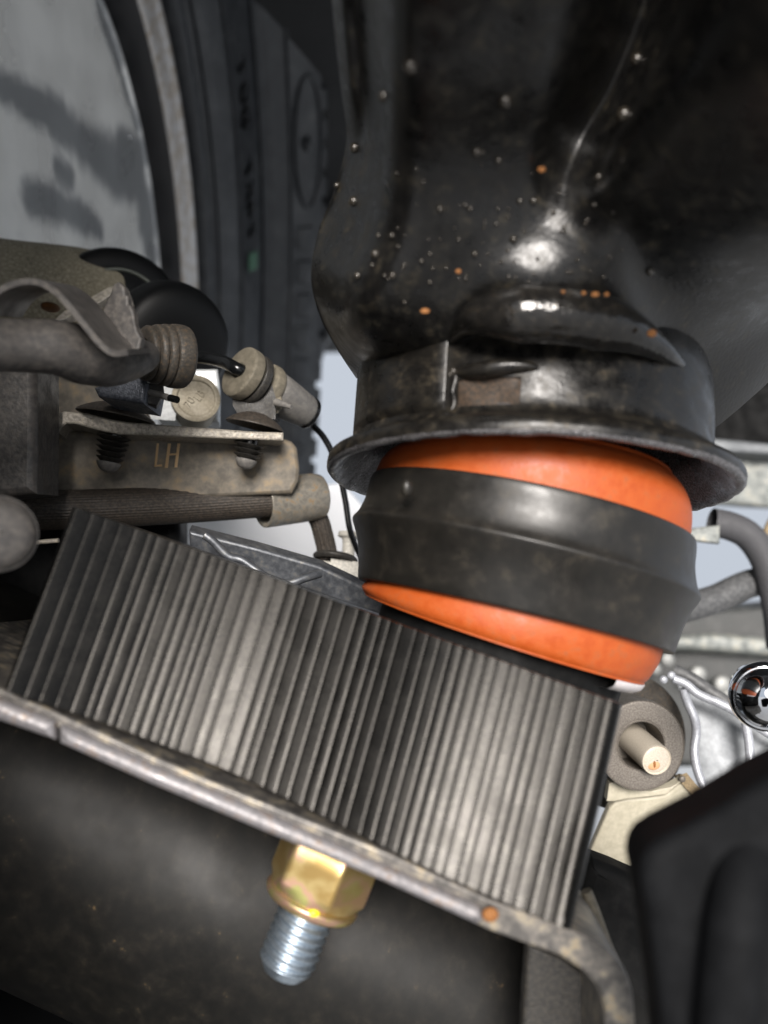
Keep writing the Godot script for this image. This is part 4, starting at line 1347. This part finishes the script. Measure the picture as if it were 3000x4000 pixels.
func push_clip(head: Array, hr: float, shaft: Array, fr: float, ax: Vector3, fins: int, label: String) -> void:
	var a := ax.normalized()
	var o := pt(head[0], head[1], head[2])
	var t := thing("push_clip", label, "push clip", o, "push clips through the bracket flange")
	var R := hr * K * float(head[2])
	var g := Geo.new()
	g.lathe(smooth([Vector2(0.0004, 0.0022), Vector2(R * 0.4, 0.0018), Vector2(R * 0.75, 0.0004), Vector2(R, -0.0012), Vector2(R * 0.98, -0.0018), Vector2(R * 0.7, -0.0004), Vector2(R * 0.35, 0.0006), Vector2(0.0012, 0.0008)], 4), o, a, 48)
	obj("head_disc", g, mats["hose_rubber"], t)
	var so := pt(shaft[0], shaft[1], shaft[2])
	var F := fr * K * float(shaft[2])
	var sg := Geo.new()
	var len := 0.0014 + fins * 0.0014
	sg.lathe([Vector2(F * 0.5, 0.0012), Vector2(F * 0.5, -len), Vector2(0.0001, -len)], so, a, 24)
	obj("shaft", sg, mats["cable_black"], t)
	for i in fins:
		var fg := Geo.new()
		var h := -0.0014 - i * 0.0014
		var rr := F * (1.0 - 0.05 * i)
		fg.lathe([Vector2(F * 0.5, h - 0.0007), Vector2(rr, h + 0.0003), Vector2(rr, h + 0.0001), Vector2(F * 0.5, h - 0.001)], so, a, 32)
		obj("fin", fg, mats["dark_plastic"], t)
	var tg := Geo.new()
	tg.lathe(smooth([Vector2(F * 0.72, -len + 0.0004), Vector2(F * 0.66, -len - 0.0006), Vector2(F * 0.42, -len - 0.0019), Vector2(0.0001, -len - 0.0025)], 4), so, a, 28)
	obj("tip", tg, mats["grey_plastic"], t)

# ---------------------------------------------------------------- right-hand side
func build_right_side() -> void:
	# link eye with its bolt
	var eo := pt(2505, 2912, 0.25)
	var ea := Vector3(0.1, 0.02, 1.0).normalized()
	var et := thing("link_eye", "grey steel ring eye around a cream bolt end", "link eye", eo)
	var eg := Geo.new()
	eg.lathe(smooth([Vector2(0.0122, -0.02), Vector2(0.0127, -0.0015), Vector2(0.0124, -0.0003), Vector2(0.0118, 0.0), Vector2(0.0078, 0.0), Vector2(0.007, -0.0004), Vector2(0.0066, -0.0014), Vector2(0.0066, -0.02)], 3), eo, ea, 72)
	obj("ring", eg, mats["ring_steel"], et)
	var ig := Geo.new()
	ig.lathe([Vector2(0.0067, -0.012), Vector2(0.001, -0.0121)], eo, ea, 40)
	obj("ring_depth", ig, mats["ring_steel"], et)
	var bo := pt(2564, 2968, 0.2455)
	var bt := thing("eye_bolt", "cream bolt end with a tan stain inside the ring eye", "bolt", bo)
	var bg := Geo.new()
	bg.lathe(smooth([Vector2(0.0043, -0.017), Vector2(0.0043, -0.001), Vector2(0.0039, -0.0002), Vector2(0.003, 0.0003), Vector2(0.0002, 0.0005)], 4), bo, Vector3(0.16, -0.14, 0.97), 44)
	obj("bolt_shank", bg, mats["bolt_cream"], bt)
	var sg := Geo.new()
	sg.ball(bo + Vector3(-0.0009, -0.0014, 0.0002), Vector3(0.0019, 0.0014, 0.0005), 14)
	obj("stain", sg, mats["bolt_stain"], bt)
	var sn := Geo.new()
	sn.ball(bo + Vector3(-0.0007, -0.0011, 0.0006), Vector3(0.0004, 0.001, 0.0003), 10)
	obj("notch", sn, mats["rust"], bt)
	var hz := Geo.new()
	hz.lathe(smooth([Vector2(0.0215, -0.03), Vector2(0.0215, -0.004), Vector2(0.02, -0.001), Vector2(0.012, 0.0), Vector2(0.001, 0.0)], 4), pt(2440, 2900, 0.276), Vector3(0.2, 0.0, 1), 64)
	solo("bushing_housing", hz, mats["grommet"], "dark round bushing housing behind the grey ring eye", "bushing housing", pt(2440, 2900, 0.276))
	# cream bracket
	var ct := thing("cream_bracket", "cream painted bracket plate below the grey ring eye", "bracket", pt(2500, 3400, 0.262))
	obj("main_plate", slab([[2404, 3136], [2450, 3124], [2530, 3118], [2600, 3108], [2668, 3056], [2782, 3164], [2766, 3190], [2540, 3318], [2512, 3370], [2498, 3440], [2330, 3372], [2290, 3360], [2340, 3250], [2380, 3160]], [2540, 3220, 0.262], Vector3(-0.05, -0.3, 0.95), 0.003, 0.0007), mats["cream_paint"], ct)
	obj("upper_strip", slab([[2380, 3060], [2420, 3052], [2470, 3080], [2540, 3092], [2620, 3076], [2664, 3050], [2602, 3102], [2530, 3112], [2450, 3118], [2400, 3130], [2370, 3130]], [2500, 3090, 0.255], Vector3(0, -0.2, 1), 0.003, 0.00015), mats["cream_paint"], ct)
	obj("tan_flange", slab([[2662, 3034], [2680, 3026], [2726, 3082], [2788, 3144], [2784, 3168], [2730, 3122], [2668, 3058]], [2725, 3095, 0.257], Vector3(0.2, 0.2, 0.95), 0.004, 0.0005), mats["tan_edge"], ct)
	var rv := Geo.new()
	rv.ball(pt(2665, 3043, 0.2545), Vector3(0.001, 0.001, 0.0007), 14)
	obj("rivet", rv, mats["ring_steel"], ct)
	solo("pale_sliver", slab([[2312, 3368], [2335, 3325], [2372, 3350], [2392, 3396]], [2350, 3365, 0.275], Vector3(-0.2, 0.3, 0.9), 0.003, 0.0004), mats["alloy_edge"], "small bluish white metal corner beside the ribbed block's end", "metal corner", pt(2350, 3390, 0.275))

	# alloy cover with bright rolled edges
	var at := thing("alloy_cover", "grey alloy cover with bright rolled edges below the chrome nut", "alloy cover", pt(2850, 3150, 0.27))
	obj("sheet", slab([[2640, 2652], [2690, 2668], [2764, 2722], [2860, 2760], [3000, 2850], [3300, 3040], [3300, 3300], [2785, 3180], [2745, 3066], [2724, 3000], [2714, 2932], [2722, 2850], [2700, 2780], [2672, 2705]], [2850, 2950, 0.272], Vector3(-0.15, 0.3, 0.94), 0.003, 0.0006), mats["alloy_sheet"], at)
	for ed in [[[2632, 2652, 0.27], [2680, 2672, 0.269], [2720, 2706, 0.268], [2764, 2728, 0.267], [2800, 2742, 0.266], [2860, 2772, 0.265], [2940, 2825, 0.264], [3040, 2890, 0.262], [3300, 3060, 0.258]], [[2668, 2690, 0.27], [2686, 2745, 0.27], [2712, 2805, 0.269], [2720, 2860, 0.269], [2712, 2930, 0.268], [2722, 3000, 0.266], [2746, 3066, 0.264], [2786, 3148, 0.262]], [[2912, 2822, 0.264], [2926, 2900, 0.263], [2934, 3000, 0.261], [2946, 3120, 0.259]]]:
		var eg2 := Geo.new()
		eg2.tube(smooth(pts(ed), 6), [0.00135], 14)
		obj("rolled_edge", eg2, mats["alloy_edge"], at)
	for kb in [[2592, 2655], [2622, 2638]]:
		var kg := Geo.new()
		kg.ball(pt(kb[0], kb[1], 0.268), Vector3(0.00125, 0.00125, 0.001), 16)
		obj("edge_knob", kg, mats["alloy_edge"], at)
	var dr := Geo.new()
	dr.tube(smooth(pts([[2632, 2618, 0.283], [2700, 2650, 0.281], [2790, 2712, 0.278], [2900, 2780, 0.275]]), 5), [0.002], 16)
	solo("dark_rod", dr, mats["smooth_hose"], "short dark rod lying along the alloy cover's top edge", "rod", pt(2720, 2670, 0.28))

	# chrome nuts
	for ch in [[2990, 2722, 0.2, 0.0079, "chrome", "bright chrome dome nut at the frame's edge", 0.2], [3003, 3120, 0.21, 0.0043, "dark_chrome", "small dark chrome nut half hidden by black plastic", 0.2]]:
		var o := pt(ch[0], ch[1], ch[2])
		var R: float = ch[3]
		var cg := Geo.new()
		cg.lathe(smooth([Vector2(R * 0.8, -R * 1.5), Vector2(R * 0.93, -R * 0.35), Vector2(R, -R * 0.1), Vector2(R * 0.97, R * 0.12), Vector2(R * 0.9, R * 0.22), Vector2(R * 0.84, R * 0.24), Vector2(R * 0.81, R * 0.32), Vector2(R * 0.66, R * 0.6), Vector2(R * 0.36, R * 0.82), Vector2(R * 0.01, R * 0.9)], 6), o, Vector3(-0.25, 0.05, 1), 64)
		solo("chrome_nut", cg, mats[ch[4]], ch[5], "nut", o)

	# bolts and dark unit in the background
	var ut := thing("dark_unit", "dark grey unit with bright bolts behind the bump stop", "drive unit", pt(2850, 2750, 0.5))
	obj("unit_face", slab([[2300, 2420], [2640, 2390], [2800, 2380], [3400, 2330], [3400, 3000], [2300, 3000]], [2800, 2600, 0.5], Vector3(-0.1, 0.1, 1), 0.1, 0.004), mats["tank_grey"], ut)
	obj("unit_ledge", slab([[2560, 2480], [2800, 2470], [3400, 2520], [3400, 2590], [2800, 2540], [2560, 2530]], [2900, 2510, 0.485], Vector3(0, 0.3, 1), 0.02, 0.003), mats["beam_grey"], ut)
	for bd in [[2607, 2576, 30], [2727, 2632, 34], [2822, 2672, 36], [2842, 2705, 30], [2560, 2612, 26]]:
		var bgm := Geo.new()
		var rr: float = bd[2] * K * 0.48
		bgm.lathe(smooth([Vector2(rr * 0.9, -rr * 1.5), Vector2(rr, -rr * 0.2), Vector2(rr * 0.8, rr * 0.25), Vector2(rr * 0.05, rr * 0.4)], 4), pt(bd[0], bd[1], 0.478), Vector3(-0.1, 0.2, 1), 20)
		obj("unit_bolt", bgm, mats["bolt_bright"], ut)

	# hoses
	var bh := Geo.new()
	var bp := smooth(pts([[2780, 2040, 0.33], [2850, 2055, 0.33], [2920, 2090, 0.33], [2975, 2160, 0.33], [3010, 2250, 0.33], [3040, 2400, 0.33], [3050, 2520, 0.335]]), 10)
	var brow := []
	for i in bp.size():
		var td: Vector3 = (bp[mini(i + 1, bp.size() - 1)] - bp[maxi(i - 1, 0)]).normalized()
		var fw := Vector3(0, 0, 1)
		fw = (fw - td * td.z).normalized()
		var sd := td.cross(fw)
		var row := PackedVector3Array()
		for j in 60:
			var f := TAU * j / 60.0
			row.append(bp[i] + (fw * cos(f) + sd * sin(f)) * (0.0053 + 0.00012 * sin(f * 15.0 + i * 2.1)))
		brow.append(row)
	bh.grid(brow, true)
	solo("braided_hose", bh, mats["braid"], "dark braided hose curving down past the steel beam", "hose", pt(2960, 2150, 0.33))
	var sh := Geo.new()
	sh.tube(smooth(pts([[2540, 2430, 0.33], [2640, 2385, 0.33], [2720, 2362, 0.332], [2800, 2338, 0.334], [2880, 2300, 0.336], [2950, 2275, 0.338], [3100, 2250, 0.34]]), 6), [0.0054, 0.0052], 28)
	solo("smooth_hose", sh, mats["smooth_hose"], "smooth grey hose passing behind the black band", "hose", pt(2800, 2340, 0.334))
	# beam and plates beyond
	var bt2 := thing("steel_beam", "dirty grey steel beam crossing behind the cup", "beam", pt(2900, 1980, 0.55))
	obj("beam_face", slab([[2500, 1742], [2760, 1756], [3000, 1770], [3600, 1800], [3600, 2010], [3000, 1982], [2860, 1970], [2500, 1950]], [2900, 1860, 0.55], Vector3(-0.1, 0.0, 1), 0.05, 0.002), mats["beam_grey"], bt2)
	obj("beam_flange", slab([[2500, 1696], [2760, 1710], [3000, 1732], [3600, 1770], [3600, 1802], [3000, 1772], [2760, 1757], [2500, 1742]], [2900, 1735, 0.535], Vector3(-0.1, 0.25, 1), 0.05, 0.0012), mats["alloy_sheet"], bt2)
	solo("splash_guard", slab([[2500, 1300], [3600, 1000], [3600, 1790], [3000, 1750], [2500, 1720]], [2900, 1600, 0.6], Vector3(-0.05, 0, 1), 0.01, 0.002), mats["black_and_shade"], "black splash guard above the dirty grey beam", "splash guard", pt(2900, 1700, 0.6))
	solo("grey_tab", slab([[2640, 2070], [2815, 2050], [2812, 2124], [2740, 2116], [2640, 2106]], [2740, 2090, 0.32], Vector3(0, 0.1, 1), 0.003, 0.0006), mats["beam_grey"], "small grey metal tab under the cup's lip", "metal tab", pt(2740, 2110, 0.32))
	var tn := Geo.new()
	tn.tube(smooth(pts([[3040, 1990, 0.36], [3000, 2060, 0.36], [2990, 2120, 0.36], [3030, 2200, 0.36]]), 5), [0.0014], 14)
	solo("tan_wire", tn, mats["tan_edge"], "tan wire at the edge beside the braided hose", "wire", pt(3000, 2100, 0.36))

	# black plastic in the near right
	var bk := thing("black_guard", "black plastic guard in front of the cream bracket", "guard", pt(2750, 3900, 0.14))
	obj("guard_plate", slab([[2498, 3428], [2502, 3390], [2512, 3352], [2540, 3312], [2600, 3272], [2782, 3180], [2790, 3168], [2812, 3160], [2900, 3108], [3000, 3046], [3400, 2850], [3400, 4600], [2640, 4600], [2585, 4000], [2530, 3600]], [2800, 3600, 0.108], Vector3(-0.12, 0.08, 1), 0.012, 0.002), mats["black_plastic"], bk)
	var cy := Geo.new()
	cy.tube(smooth(pts([[2930, 3250, 0.114], [2890, 3500, 0.107], [2860, 3800, 0.105], [2840, 4100, 0.104], [2830, 4600, 0.103]]), 6), [0.0036], 32)
	obj("guard_rib", cy, mats["black_plastic"], bk)
	solo("inner_guard", slab([[2296, 3372], [2320, 3362], [2400, 3392], [2498, 3436], [2700, 3500], [2700, 4600], [2200, 4600], [2210, 3600]], [2450, 3600, 0.2], Vector3(-0.1, 0.1, 1), 0.01, 0.003), mats["black_and_shade"], "flat black plate between saddle curl and black guard", "plate", pt(2450, 3900, 0.2))
	var ol := Geo.new()
	ol.tube(smooth(pts([[2290, 3480, 0.172], [2330, 3580, 0.172], [2370, 3690, 0.172], [2420, 3800, 0.172]]), 4), [0.0011], 12)
	solo("olive_wire", ol, mats["olive_rubber"], "thin olive wire beside the saddle's curled end", "wire", pt(2350, 3650, 0.172))
